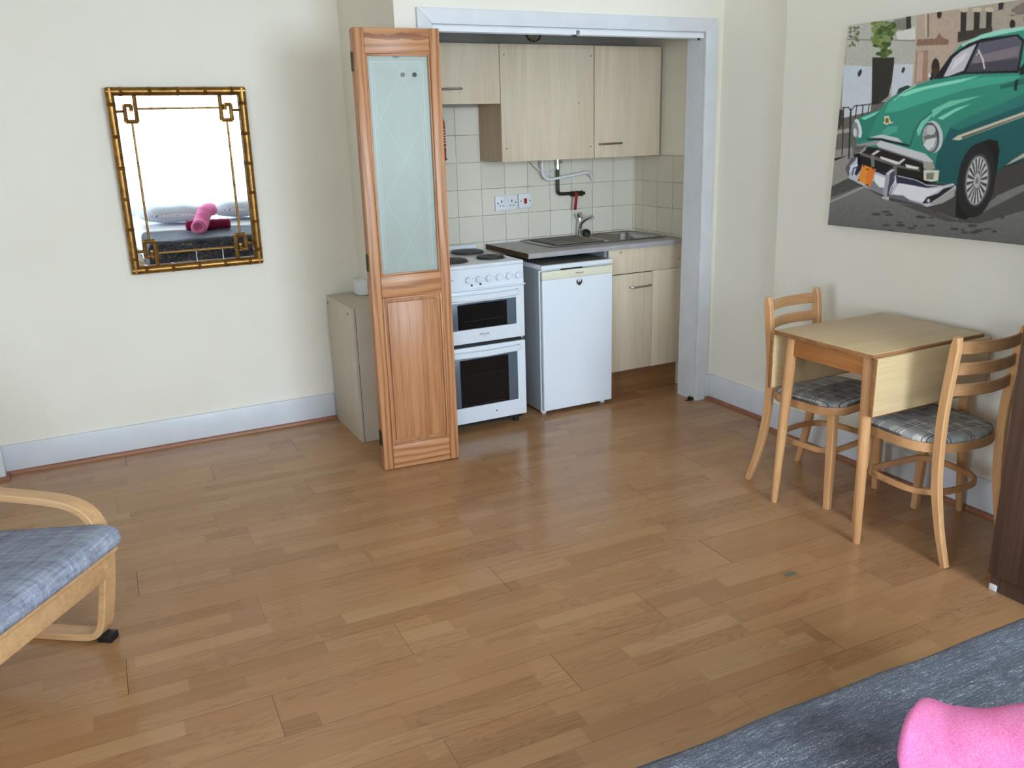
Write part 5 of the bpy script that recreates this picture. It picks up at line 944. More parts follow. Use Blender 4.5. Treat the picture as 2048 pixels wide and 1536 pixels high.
(62,60,58,0,0,0,"707,827 707,828 706,829 704,830 702,831 699,832 696,832 692,833 688,833 685,833 682,833 679,832 677,832 676,831 675,830 676,829 677,828 679,827 681,826 684,825 687,825 691,824 694,824 698,824 701,825 704,825 706,826 707,826"),
(62,60,58,0,0,0,"845,759 845,760 845,761 844,762 843,763 842,763 840,764 839,764 837,764 836,764 834,763 833,763 832,762 831,761 831,760 831,759 831,758 832,757 833,756 834,756 836,755 837,755 839,755 840,755 842,756 843,756 844,757 845,758"),
(62,60,58,0,0,0,"514,782 514,783 512,785 510,786 506,787 502,787 497,788 492,789 487,789 482,789 477,789 473,788 470,788 469,787 468,786 468,785 470,783 473,782 476,781 481,780 485,780 491,779 496,779 501,779 505,779 509,780 512,780 514,781"),
(62,60,58,0,0,0,"673,777 673,778 672,779 671,779 670,780 668,780 666,781 664,781 662,781 660,781 659,781 657,780 656,780 655,779 655,778 655,778 656,777 657,776 658,776 660,775 662,775 664,775 666,775 668,775 669,775 671,775 672,776 673,777"),
(62,60,58,0,0,0,"560,812 560,813 558,814 556,815 553,816 549,817 544,818 540,818 535,818 530,819 526,818 523,818 520,817 518,816 518,815 518,814 519,813 522,812 525,811 529,811 534,810 538,809 543,809 548,809 552,809 555,810 558,810 560,811"),
(62,60,58,0,0,0,"744,798 743,799 742,800 739,801 736,803 732,804 728,804 723,805 718,805 714,805 710,805 706,804 704,803 702,802 701,801 701,800 703,798 705,797 709,796 713,795 717,794 722,794 726,794 731,794 735,794 738,795 741,795 743,797"),
(34,38,44,0,0,0,"20,339 39,543 45,543 26,339"),
(34,38,44,0,0,0,"60,341 79,542 85,542 65,341"),
(34,38,44,0,0,0,"91,329 92,392 97,393 96,329"),
(34,38,44,0,0,0,"125,330 126,393 132,394 131,331"),
(34,38,44,0,0,0,"157,331 158,394 163,395 162,332"),
(34,38,44,0,0,0,"59,347 78,557 86,557 68,348"),
(34,38,44,0,0,0,"12,340 51,340 51,336 11,337"),
(34,38,44,0,0,0,"47,338 63,357 67,356 51,337"),
(34,38,44,0,0,0,"66,357 84,334 80,332 62,355"),
(34,38,44,0,0,0,"81,336 242,327 241,323 80,332"),
(54,140,120,0,(46,120,106),0,"95,434 101,396 126,377 219,354 243,326 295,293 350,271 435,252 466,243 497,209 521,167 560,129 640,101 720,91 811,91 971,111 1114,142 1157,427 878,551 813,573 786,595 633,650 551,643 480,636 408,571 250,519 118,498"),
(34,92,92,0,(26,78,80),0,"523,530 565,428 626,398 846,327 1134,276 1157,427 878,551 813,573 786,595 633,650 546,640 520,585"),
(44,112,106,0,0,0,"558,431 626,398 844,319 1133,271 1137,298 850,357 604,441"),
(42,116,104,0,0,0,"104,399 194,367 219,357 186,436 173,474 119,484"),
(120,196,172,0,0,0,"124,386 219,357 195,375 145,393"),
(66,158,136,0,0,0,"258,328 351,279 460,265 676,253 822,256 799,272 611,292 453,329 313,363 247,368"),
(130,205,182,0,0,0,"297,303 367,280 505,261 661,246 579,266 431,283 338,304"),
(104,186,162,0,0,0,"473,362 544,333 685,317 590,341 519,363 478,394"),
(120,198,176,0,0,0,"501,395 578,359 640,346 579,372 524,402"),
(110,190,166,0,0,0,"413,439 432,400 482,372 463,400 443,426 425,465"),
(34,100,92,0,0,0,"742,287 837,266 840,286 750,299"),
(150,205,190,0,0,0,"560,129 640,101 720,91 811,91 886,99 813,102 656,114 576,142"),
(30,70,66,0,0,0,"470,373 423,405 426,408 473,376"),
(30,70,66,0,0,0,"423,405 400,445 404,447 427,406"),
(30,70,66,0,0,0,"400,444 391,498 395,499 404,445"),
(72,150,135,0,0,0,"240,443 271,423 321,421 316,444 260,464"),
(30,60,60,0,0,0,"296,295 353,274 349,270 293,291"),
(46,60,62,0,0,0,"295,289 301,273 341,263 358,269 319,284"),
(190,205,205,0,0,0,"285,320 333,285 331,283 282,318"),
(190,205,205,0,0,0,"332,286 383,267 381,264 330,283"),
(28,30,34,0,0,0,"461,247 521,165 588,129 643,116 782,115 810,137 809,247 596,237 502,246"),
(186,182,194,0,0,0,"502,241 533,175 563,153 624,131 587,224 520,241"),
(206,204,212,0,0,0,"529,225 545,183 592,155 582,185"),
(90,90,106,0,(84,82,92),0,"635,130 778,121 803,142 800,238 599,230"),
(120,110,118,0,0,0,"623,176 795,155 796,190 613,206"),
(70,66,78,0,0,0,"613,201 798,199 800,238 599,230"),
(205,200,200,0,0,0,"632,154 658,193 664,191 637,152"),
(205,200,200,0,0,0,"657,191 669,224 675,223 663,190"),
(215,215,215,0,0,0,"641,158 628,173 631,175 644,160"),
(26,28,32,0,0,0,"820,152 841,128 928,139 957,259 835,251"),
(80,84,92,0,0,0,"832,154 849,137 917,147 941,250 845,243"),
(30,34,36,0,0,0,"459,237 459,240 458,242 457,245 456,247 454,248 452,249 450,249 447,249 445,248 442,246 440,244 439,241 438,238 437,236 437,233 437,230 438,228 440,226 441,224 444,223 446,223 448,224 451,225 453,227 455,229 457,231 458,234"),
(200,204,206,0,0,0,"446,232 446,234 446,236 445,238 444,239 443,240 442,241 441,241 439,241 438,240 437,239 435,237 434,235 434,233 433,231 433,229 433,228 434,226 435,224 436,223 437,223 438,223 440,223 441,224 442,225 444,226 445,228 445,230"),
(26,48,50,0,0,0,"799,272 811,267 812,308 800,305"),
(30,34,36,0,0,0,"809,232 829,210 835,251 815,256"),
(182,188,192,0,0,0,"536,462 539,476 539,489 537,501 532,511 526,519 517,525 508,527 497,527 487,523 476,517 466,507 457,496 450,483 446,469 443,455 443,442 445,430 450,419 457,411 465,406 475,404 486,404 496,408 507,415 516,424 525,436 532,448"),
(70,76,80,0,0,0,"521,466 523,478 524,491 522,502 518,512 513,520 506,525 497,527 488,526 479,523 469,517 460,508 453,497 446,485 442,472 440,459 439,446 441,435 445,425 451,417 458,413 466,411 476,411 485,415 494,421 503,430 511,441 517,453"),
(150,154,156,0,0,0,"512,468 514,479 515,490 514,501 510,509 506,516 500,520 493,522 485,522 477,519 469,513 461,505 455,496 449,485 445,474 443,462 443,451 444,440 447,432 452,425 458,421 465,419 473,420 481,423 489,429 497,436 503,446 508,457"),
(196,200,204,0,0,0,"453,498 472,465 508,472 501,504 479,518"),
(100,106,108,0,0,0,"447,465 504,446 511,466 458,478"),
(176,180,182,0,0,0,"500,440 500,444 499,448 497,452 495,455 491,457 487,459 483,459 478,459 474,457 470,455 466,452 463,448 461,444 460,439 460,435 461,431 463,427 465,424 469,422 473,421 477,420 482,421 486,422 490,425 494,428 497,431 499,436"),
(200,206,210,0,0,0,"132,425 135,434 138,443 139,450 138,457 137,463 135,466 131,468 127,467 122,465 117,461 111,455 106,447 101,439 97,430 94,421 92,412 91,404 91,398 92,392 95,389 98,387 103,388 108,390 113,394 118,400 123,408 128,416"),
(120,126,130,0,0,0,"119,433 121,441 121,448 121,455 120,460 118,464 115,467 112,468 108,468 104,466 100,462 96,457 92,450 89,443 86,436 85,428 84,421 84,414 85,409 87,404 90,402 94,401 97,401 102,403 106,407 110,413 113,419 117,426"),
(190,194,196,0,0,0,"111,445 111,449 111,453 110,457 109,460 107,462 105,463 103,463 101,463 98,462 96,459 94,456 92,453 91,449 90,445 90,441 90,437 91,433 92,431 94,428 96,427 98,427 100,427 103,428 105,431 107,434 109,437 110,441"),
(186,188,196,0,0,0,"182,465 243,454 327,469 356,489 307,481 245,469"),
(24,30,40,0,0,0,"168,468 183,472 245,470 307,483 356,490 389,498 390,505 316,492 223,478 176,478"),
(140,138,136,0,0,0,"114,496 231,478 226,496 179,502 120,509"),
(84,82,80,0,0,0,"115,503 179,498 130,518 111,518"),
(28,26,26,0,0,0,"135,528 180,505 251,511 381,543 466,569 483,635 429,628 348,622 264,612 154,580"),
(186,186,192,0,0,0,"221,495 238,478 468,531 508,559 505,574 462,560 381,541 234,505"),
(110,106,106,0,0,0,"234,505 381,541 462,560 463,569 374,545 231,511"),
(96,92,90,0,0,0,"143,527 205,542 240,548 342,577 452,592 454,602 351,589 234,561 141,540"),
(208,208,206,0,0,0,"247,543 344,565 342,577 253,554"),
(206,206,200,0,0,0,"378,573 448,585 442,594 388,588"),
(196,194,190,0,0,0,"200,536 229,519 248,521 216,539"),
(110,108,106,0,0,0,"198,539 218,539 226,588 209,589"),
(196,194,190,0,0,0,"338,571 368,551 379,554 350,577"),
(104,102,100,0,0,0,"321,583 340,586 345,622 326,619"),
(150,148,142,0,0,0,"133,531 161,512 173,515 144,534"),
(150,146,138,0,0,0,"462,560 507,565 524,588 494,594 469,589"),
(196,192,180,0,0,0,"470,595 542,594 544,633 514,641 477,635"),
(120,116,106,0,0,0,"484,606 521,605 521,631 489,632"),
(176,178,190,0,0,0,"68,598 97,550 129,546 134,581 160,596 256,609 296,623 341,622 430,637 496,655 567,654 611,642 628,656 622,695 579,721 508,741 429,729 316,711 220,685 101,642"),
(30,34,56,0,0,0,"134,584 158,577 256,606 295,611 297,626 249,612 160,596 136,628 123,622"),
(40,44,66,0,0,0,"341,622 429,631 488,650 564,655 497,665 419,658 349,652"),
(214,214,220,0,0,0,"347,623 445,638 445,635 348,620"),
(214,214,220,0,0,0,"443,638 496,657 497,654 444,635"),
(214,214,220,0,0,0,"495,657 568,657 567,654 495,653"),
(206,208,220,0,0,0,"360,651 433,658 505,669 571,661 521,692 484,723 397,710 336,695"),
(96,96,104,0,0,0,"330,701 389,701 427,720 478,729 508,741 429,729 316,712"),
(30,30,34,0,0,0,"485,729 502,702 551,685 572,666 622,650 605,665 560,699 522,724"),
(190,190,180,0,0,0,"520,715 520,717 520,718 519,720 518,721 517,722 515,723 514,723 512,723 510,723 509,722 508,721 506,719 506,718 505,716 505,714 506,713 506,711 507,710 509,709 510,708 512,708 513,708 515,709 517,709 518,711 519,712 520,714"),
(150,148,146,0,0,0,"523,725 563,701 623,659 627,690 579,721 530,732"),
(120,122,130,0,0,0,"238,644 289,679 308,708 220,685 182,664"),
(210,212,224,0,0,0,"231,619 290,633 288,672 265,673 235,650"),
(88,86,96,0,0,0,"68,598 97,550 129,546 116,565 94,585 95,629 83,627"),
(210,216,226,0,0,0,"96,615 109,588 104,586 90,613"),
(210,216,226,0,0,0,"106,590 136,583 134,579 104,586"),
(30,40,70,0,0,0,"112,627 119,597 113,596 106,626"),
(30,40,70,0,0,0,"116,599 142,592 139,588 114,595"),
(150,146,160,0,0,0,"288,614 315,594 332,598 328,634 316,711 298,715 287,694 288,648"),
(70,66,84,0,0,0,"310,611 331,601 336,640 323,708 308,711 309,659"),
(200,198,206,0,0,0,"292,617 312,599 327,598 303,619"),
(168,166,166,0,0,0,"282,710 320,711 320,725 285,719"),
(220,222,228,0,0,0,"341,641 323,668 327,669 345,643"),
(220,222,228,0,0,0,"323,667 316,699 320,700 327,668"),
(222,132,52,0,0,0,"160,580 235,597 218,672 143,648"),
(206,112,40,0,0,0,"199,589 235,597 218,672 198,667 185,630"),
(60,36,20,0,0,0,"172,586 172,587 172,588 171,589 170,589 170,590 169,590 167,590 166,590 165,590 164,589 164,589 163,588 162,587 162,587 162,586 162,585 163,584 164,584 164,583 165,583 166,583 168,583 169,583 170,584 170,584 171,585 172,586"),
(60,36,20,0,0,0,"226,596 226,597 226,598 226,598 225,599 224,599 223,600 222,600 221,600 220,600 219,599 218,599 218,598 217,597 217,596 217,595 217,595 218,594 218,593 219,593 220,593 221,592 222,593 223,593 224,593 225,594 226,594 226,595"),
(60,36,20,0,0,0,"154,646 154,647 154,648 153,649 152,649 152,650 151,650 149,650 148,650 147,650 146,650 145,649 145,648 144,648 144,647 144,646 144,645 145,644 146,644 146,643 147,643 148,643 150,643 151,643 152,644 152,644 153,645 154,646"),
(60,36,20,0,0,0,"204,665 204,666 204,667 204,667 203,668 202,668 201,669 200,669 199,669 198,669 197,668 196,668 195,667 195,666 195,665 195,665 195,664 196,663 196,662 197,662 198,662 199,661 200,662 201,662 202,662 203,663 204,663 204,664"),
(170,84,30,0,0,0,"198,600 198,601 198,602 197,603 195,604 194,604 192,605 190,605 188,605 186,605 185,604 183,603 182,602 181,601 181,600 181,599 181,598 182,597 184,596 185,596 187,595 189,595 191,595 193,595 194,596 196,597 197,598 198,599"),
(206,196,166,0,0,0,"244,381 267,380 281,403 297,409 271,412 264,416 240,407 251,401"),
(120,88,30,0,0,0,"253,389 268,388 272,407 255,407"),
(190,184,164,0,0,0,"579,476 601,462 853,381 1137,292 1139,307 856,398 609,480"),
(90,84,72,0,0,0,"618,467 855,391 855,395 623,474"),
(170,166,156,0,0,0,"813,573 839,551 875,527 1154,411 1158,438 877,542"),
(24,22,22,0,0,0,"630,650 632,586 652,529 689,492 735,476 770,483 783,516 786,595 766,687 732,745 688,780 643,770"),
(34,34,34,0,0,0,"786,632 785,663 780,692 771,718 760,739 746,756 730,766 712,769 694,765 677,754 662,736 648,713 638,686 631,655 629,623 630,592 635,562 644,536 657,515 671,499 688,491 705,489 723,494 739,506 754,523 767,546 776,572 783,602"),
(64,62,62,0,0,0,"766,630 766,652 763,672 757,691 749,706 740,718 729,725 717,727 704,724 692,717 681,705 672,688 664,669 659,648 657,625 657,603 661,582 666,564 674,548 684,537 696,531 708,529 720,532 732,540 742,553 751,569 759,587 764,608"),
(150,150,150,0,0,0,"757,631 757,651 755,670 750,687 743,702 735,712 726,719 716,721 705,718 695,711 686,700 678,685 671,667 667,648 665,627 665,606 668,587 673,570 679,556 688,545 697,539 708,538 718,541 728,548 737,559 745,574 751,591 755,611"),
(60,60,62,0,0,0,"753,631 753,650 751,667 747,683 741,697 733,707 725,713 715,715 706,712 697,706 688,695 681,681 675,665 671,646 669,627 669,608 672,590 676,574 682,561 690,551 699,545 708,544 717,547 726,553 735,564 742,578 747,594 751,612"),
(186,186,188,0,0,0,"723,628 753,622 753,639 723,631"),
(186,186,188,0,0,0,"723,637 753,652 751,667 723,639"),
(186,186,188,0,0,0,"722,644 748,678 743,691 721,646"),
(186,186,188,0,0,0,"719,649 739,699 732,708 718,651"),
(186,186,188,0,0,0,"715,652 727,712 719,715 714,653"),
(186,186,188,0,0,0,"711,653 712,714 704,711 710,652"),
(186,186,188,0,0,0,"707,650 698,707 690,698 706,649"),
(186,186,188,0,0,0,"704,645 685,690 679,676 703,643"),
(186,186,188,0,0,0,"701,638 675,665 671,649 701,636"),
(186,186,188,0,0,0,"700,630 670,636 669,619 700,627"),
(186,186,188,0,0,0,"700,621 670,606 672,590 700,619"),
(186,186,188,0,0,0,"702,614 675,579 679,566 702,612"),
(186,186,188,0,0,0,"704,609 684,558 691,550 705,607"),
(186,186,188,0,0,0,"708,606 697,546 705,544 709,605"),
(186,186,188,0,0,0,"712,605 711,544 719,548 713,606"),
(186,186,188,0,0,0,"716,608 725,552 733,561 717,609"),
(186,186,188,0,0,0,"719,613 738,570 744,583 720,615"),
(186,186,188,0,0,0,"722,620 747,594 751,610 722,622"),
(168,168,170,0,0,0,"726,630 725,636 725,641 723,646 721,651 719,654 716,656 713,656 710,655 707,653 704,650 701,646 699,640 698,634 698,628 698,622 698,617 700,611 702,607 704,604 707,602 710,602 714,603 717,605 719,608 722,613 724,618 725,624"),
(110,110,112,0,0,0,"718,629 718,632 718,635 717,637 716,639 715,640 714,641 712,641 711,641 709,640 708,639 707,637 706,634 706,631 705,629 705,626 706,623 706,621 707,619 708,618 710,617 711,617 712,617 714,618 715,619 716,621 717,624 718,627"),
(22,22,22,0,0,0,"1155,492 1155,512 1152,531 1147,548 1140,562 1131,573 1121,579 1110,580 1098,577 1087,569 1077,557 1068,541 1061,523 1057,502 1054,481 1055,460 1058,441 1063,424 1071,410 1080,400 1091,395 1102,394 1113,398 1124,406 1134,418 1142,433 1149,451 1153,471"),
(150,150,152,0,0,0,"1139,489 1139,502 1138,514 1135,524 1131,533 1126,539 1121,543 1115,544 1108,542 1102,538 1096,530 1091,521 1087,510 1084,497 1083,484 1083,471 1084,459 1087,449 1091,440 1096,434 1102,430 1108,429 1114,431 1120,436 1126,443 1131,453 1135,464 1137,476"),
(90,90,92,0,0,0,"1122,487 1123,492 1123,497 1122,502 1121,505 1119,508 1117,510 1115,511 1112,510 1110,508 1107,506 1105,502 1103,497 1101,492 1100,487 1100,481 1100,476 1100,471 1101,468 1103,465 1105,463 1108,462 1110,463 1113,465 1115,468 1118,472 1120,476 1121,481"),
(30,30,30,0,0,0,"1010,379 1023,385 1041,526 1032,526"),
]
def make_canvas():
    cw, ch = 1.2, .853; nx, ny = 500, 356; S = 2; Wp, Hp = nx*S, ny*S
    img = np.zeros((Hp, Wp, 3)); rng = np.random.RandomState(4)
    gx = (np.arange(Wp)+.5)/Wp*cw*1000; gy = (np.arange(Hp)+.5)/Hp*ch*1000
    blot = rng.rand(Hp//8+2, Wp//8+2); blot = np.kron(blot, np.ones((8, 8)))[:Hp, :Wp]*.6+rng.rand(Hp, Wp)*.4-.5
    for r_, g_, b_, _, g2, nz, st in ART:
        q = np.array([[float(k) for k in p.split(',')] for p in st.split()])
        i0, i1 = np.searchsorted(gx, (q[:, 0].min(), q[:, 0].max())); j0, j1 = np.searchsorted(gy, (q[:, 1].min(), q[:, 1].max()))
        if i1 <= i0 or j1 <= j0: continue
        xx, yy = np.meshgrid(gx[i0:i1], gy[j0:j1]); ins = np.zeros(xx.shape, bool); k = len(q)
        for a in range(k):
            (xa, ya), (xb, yb) = q[a], q[a-1]
            if ya == yb: continue
            ins ^= ((ya > yy) != (yb > yy)) & (xx < (xb-xa)*(yy-ya)/(yb-ya)+xa)
        c = np.array((r_, g_, b_), float)
        if g2:
            t = ((yy-q[:, 1].min())/max(q[:, 1].max()-q[:, 1].min(), 1))[..., None]; c = c*(1-t)+np.array(g2, float)*t
        else: c = np.broadcast_to(c, xx.shape+(3,))
        c = c+(nz*1.3*blot[j0:j1, i0:i1])[..., None]
        sub = img[j0:j1, i0:i1]; sub[ins] = c[ins]
    img = np.clip(img, 0, 255)/255
    pad = np.pad(img, ((1, S), (1, S), (0, 0)), 'edge')
    V = sum(pad[a:a+Hp+1:S, b_:b_+Wp+1:S][:ny+1, :nx+1] for a in (0, 1, 2) for b_ in (0, 1, 2))/9
    V = np.where(V <= .04045, V/12.92, ((V+.055)/1.055)**2.4); V = np.clip(V*np.array((1.42, 1.38, 1.32)), 0, .9)
    t = thing('canvas_print', 'large canvas photo print of a teal vintage car on the right wall', 'picture', (3.153, -2.37, 1.524))
    X = 3.1245; ytop, sh, zt = -1.783, .03, 1.9505
    ss, tt = np.meshgrid(np.linspace(0, cw, nx+1), np.linspace(0, ch, ny+1))
    co = np.stack([np.full(ss.shape, X), ytop+sh*tt/ch-ss, zt-tt], -1).reshape(-1, 3)-np.array(t.location)
    idx = np.arange((nx+1)*(ny+1)).reshape(ny+1, nx+1)
    fc = np.stack([idx[:-1, :-1], idx[1:, :-1], idx[1:, 1:], idx[:-1, 1:]], -1).reshape(-1, 4)
    me = bpy.data.meshes.new('printed_face'); me.from_pydata(co.tolist(), [], fc.tolist())
    at = me.color_attributes.new('art', 'FLOAT_COLOR', 'POINT'); rgba = np.concatenate([V.reshape(-1, 3), np.ones((V.size//3, 1))], 1).astype(np.float32); at.data.foreach_set('color', rgba.ravel())
    n = NT('printed_canvas'); a = n.n('ShaderNodeAttribute', attribute_name='art'); wv = n.noise(n.mapping((400, 400, 400)), 1, 2); n.bump(wv, .08, .001)
    me.materials.append(n.p(a.outputs['Color'], .55, 0, .35)); o = bpy.data.objects.new('printed_face', me); COL.objects.link(o); o.parent = t
    q = [(ytop, zt), (ytop-cw, zt), (ytop-cw+sh, zt-ch), (ytop+sh, zt-ch)]
    obj('stretcher_frame', MB().prism(q, X+.0006, 3.1545, 'yz'), plain('canvas_edge', (150, 148, 142), .7), t, smooth=False)
make_canvas()

# ================================================================ drop-leaf table
def make_table():
    t = thing('drop_leaf_table', 'small drop-leaf wooden table with both flaps down against the right wall', 'table', (2.77, -2.38, 0))
    x0, x1, y0, y1, z = 2.462, 3.071, -2.619, -2.137, .758
    b = MB().box(x0+.0015, x1-.0015, y0+.0015, y1-.0015, .739, z, .0015); tp = obj('tabletop', b, M['table_top'], t)
    e = MB().box(x0, x1, y0, y0+.0025, .7385, z-.0018, .0008).box(x0, x1, y1-.0025, y1, .7385, z-.0018, .0008).box(x0, x0+.0025, y0, y1, .7385, z-.0018, .0008).box(x1-.0025, x1, y0, y1, .7385, z-.0018, .0008); obj('edge_strip', e, M['table_edge'], tp)
    for nm, ya, yb, xa, xb, zb, zt in (('near', -2.641, -2.624, 2.462, 3.083, .530, .746), ('far', -2.132, -2.115, 2.464, 3.075, .511, .744)):
        f = obj('drop_leaf', MB().box(xa+.001, xb-.001, ya, yb, zb+.001, zt, .0015), M['table_top'], t)
        obj('leaf_edge', MB().box(xa-.001, xa+.002, ya-.0004, yb+.0004, zb, zt, .0006).box(xa, xb, ya-.0004, yb+.0004, zb-.001, zb+.002, .0006).box(xb-.002, xb+.001, ya-.0004, yb+.0004, zb, zt, .0006), M['table_edge'], f)
    for tx, ty, fx, fy in ((2.497, -2.578, 2.504, -2.590), (2.497, -2.205, 2.506, -2.148), (3.035, -2.578, 3.094, -2.594), (3.035, -2.190, 3.094, -2.150)):
        P = [(fx+(tx-fx)*k, fy+(ty-fy)*k, .739*k) for k in (0, .01, .3, .6, 1)]
        obj('leg', MB().tube(P, [.012, .0145, .018, .021, .0225], 20), M['beech_z'], t)
    obj('apron', MB().box(2.487, 2.507, -2.560, -2.222, .665, .738, .001), M['beech_y'], t); obj('apron', MB().box(3.02, 3.04, -2.560, -2.205, .665, .738, .001), M['beech_y'], t)
    obj('apron', MB().box(2.515, 3.02, -2.590, -2.570, .665, .738, .001), M['beech_x'], t); obj('apron', MB().box(2.515, 3.02, -2.205, -2.185, .665, .738, .001), M['beech_x'], t)
make_table()

# ================================================================ dining chairs
def seat_outline(sc=1.0, n=10):
    P = [(.112+.093*math.cos(a), .112+.093*math.sin(a)) for a in np.linspace(PI/2, 0, n)]
    e = 2.5
    for a in np.linspace(0, PI/2, 2*n)[0:]: P.append((.205*math.cos(a)**(2/e), -.178*abs(math.sin(a))**(2/e)))
    P += [(-x, y) for x, y in P[::-1]][1:]
    return [(x*sc, (y-.01)*sc+.01) for x, y in P][:-1] if False else [(x*sc, (y-.01)*sc+.01) for x, y in P]
def make_chair(loc, rz, label, foot=.176, ffoot=.172):
    t = thing('dining_chair', label, 'chair', loc, rz, 'dining chairs at the drop-leaf table'); L = dict(world=False)
    out = seat_outline()
    obj('seat_rim', MB().prism(out, .408, .442, 'xy', .006), M['bentwood'], t, **L)
    c = MB(); sc = [1.0*.965, .975, .95, .86, .62, .3]; zz = [.4405, .449, .458, .465, .471, .474]; V = []
    for s_, z_ in zip(sc, zz): V.append([c.bm.verts.new((x, y, z_)) for x, y in seat_outline(s_)])
    for A, B in zip(V[:-1], V[1:]):
        for k in range(len(A)): c.bm.faces.new((A[k], A[(k+1) % len(A)], B[(k+1) % len(A)], B[k]))
    c.bm.faces.new(V[-1]); c.bm.faces.new(V[0][::-1]); obj('seat_pad', c, M['plaid'], t, ang=80, **L)
    for s in (-1, 1):
        P = smooth_path([(s*foot, -.235, 0), (s*(foot*.5+.078), -.196, .14), (s*(foot*.12+.138), -.168, .30), (s*.156, -.160, .46), (s*.158, -.164, .60), (s*.164, -.190, .845)], 5); k = len(P)
        w = [.026+.010*min(1, i/(k*.35)) for i in range(k)]; w[-1] = .022; tt = [.024+.002*min(1, i/(k*.4)) for i in range(k)]
        obj('rear_leg', MB().sweep(P, w, tt, (0, 1, 0), bev=.004), M['beech_z'], t, **L)
        obj('leg', MB().sweep([(s*ffoot, .180, 0), (s*(ffoot*.5+.083), .175, .2), (s*.163, .166, .41)], [.027, .032, .037], [.027, .032, .037], (0, 1, 0), bev=.004), M['beech_z'], t, **L)
    hp = seat_outline(.83); hp = [(x*.955, y*.93, .238) for x, y in hp]
    obj('hoop_stretcher', MB().sweep(hp, .024, .015, (0, 0, 1), closed=True, bev=.003), M['bentwood'], t, **L)
    for zc in (.803, .726, .648):
        f = (zc-.60)/.245; y0 = -.164-.026*max(f, 0)**1.2; x0 = .151+.006*f
        P = [(x0*q, y0-.034*(1-q*q)+.004, zc) for q in np.linspace(-1, 1, 13)]
        obj('back_slat', MB().sweep(P, .044, .011, (0, 0, 1), bev=.003), M['beech_x'], t, **L)
    return t
make_chair((2.790, -2.655, 0), R(-4), 'beech dining chair nearest the camera, its back beside the dark wardrobe', .148, .158)
make_chair((2.794, -2.107, 0), 3.274, 'beech dining chair at the far side of the table by the kitchen opening')

# ================================================================ wardrobe
def make_wardrobe():
    t = thing('wardrobe', 'dark walnut wardrobe at the right edge beside the dining chair', 'wardrobe', (2.88, -3.5, 0)); F = 2.606; y0, y1 = -3.95, -3.052
    b = MB().box(F+.02, 3.132, y1-.018, y1, .022, 2.02).box(F+.02, 3.132, y0, y0+.018, .022, 2.02).box(F+.02, 3.132, y0+.018, y1-.018, 2.0, 2.02).box(F+.02, 3.132, y0+.018, y1-.018, .066, .084).box(3.12, 3.132, y0+.018, y1-.018, .084, 2.0)
    obj('carcass', b, M['walnut'], t, smooth=False)
    for a, c, hy in ((y1-.446, y1, y1-.40), (y0, y1-.452, y0+.40)):
        d = obj('door', MB().box(F, F+.018, a, c, .066, 2.018, .0015), M['walnut'], t)
        obj('door_handle', MB().tube([(F, hy, 1.0), (F-.03, hy, 1.0), (F-.03, hy, 1.16), (F, hy, 1.16)], .005, 10), M['steel'], d)
    obj('plinth', MB().box(F+.019, F+.033, y0+.02, y1-.019, .0, .066), M['walnut'], t, smooth=False)
    for y in (y1-.0265, y0+.0265):
        for x in (F+.032, 3.11): obj('foot', MB().box(x-.0185, x+.012, y-.0005 if y > -3.5 else y-.025, y+.0255 if y > -3.5 else y, 0, .0225, .002), M['white_plastic'], t)
make_wardrobe()

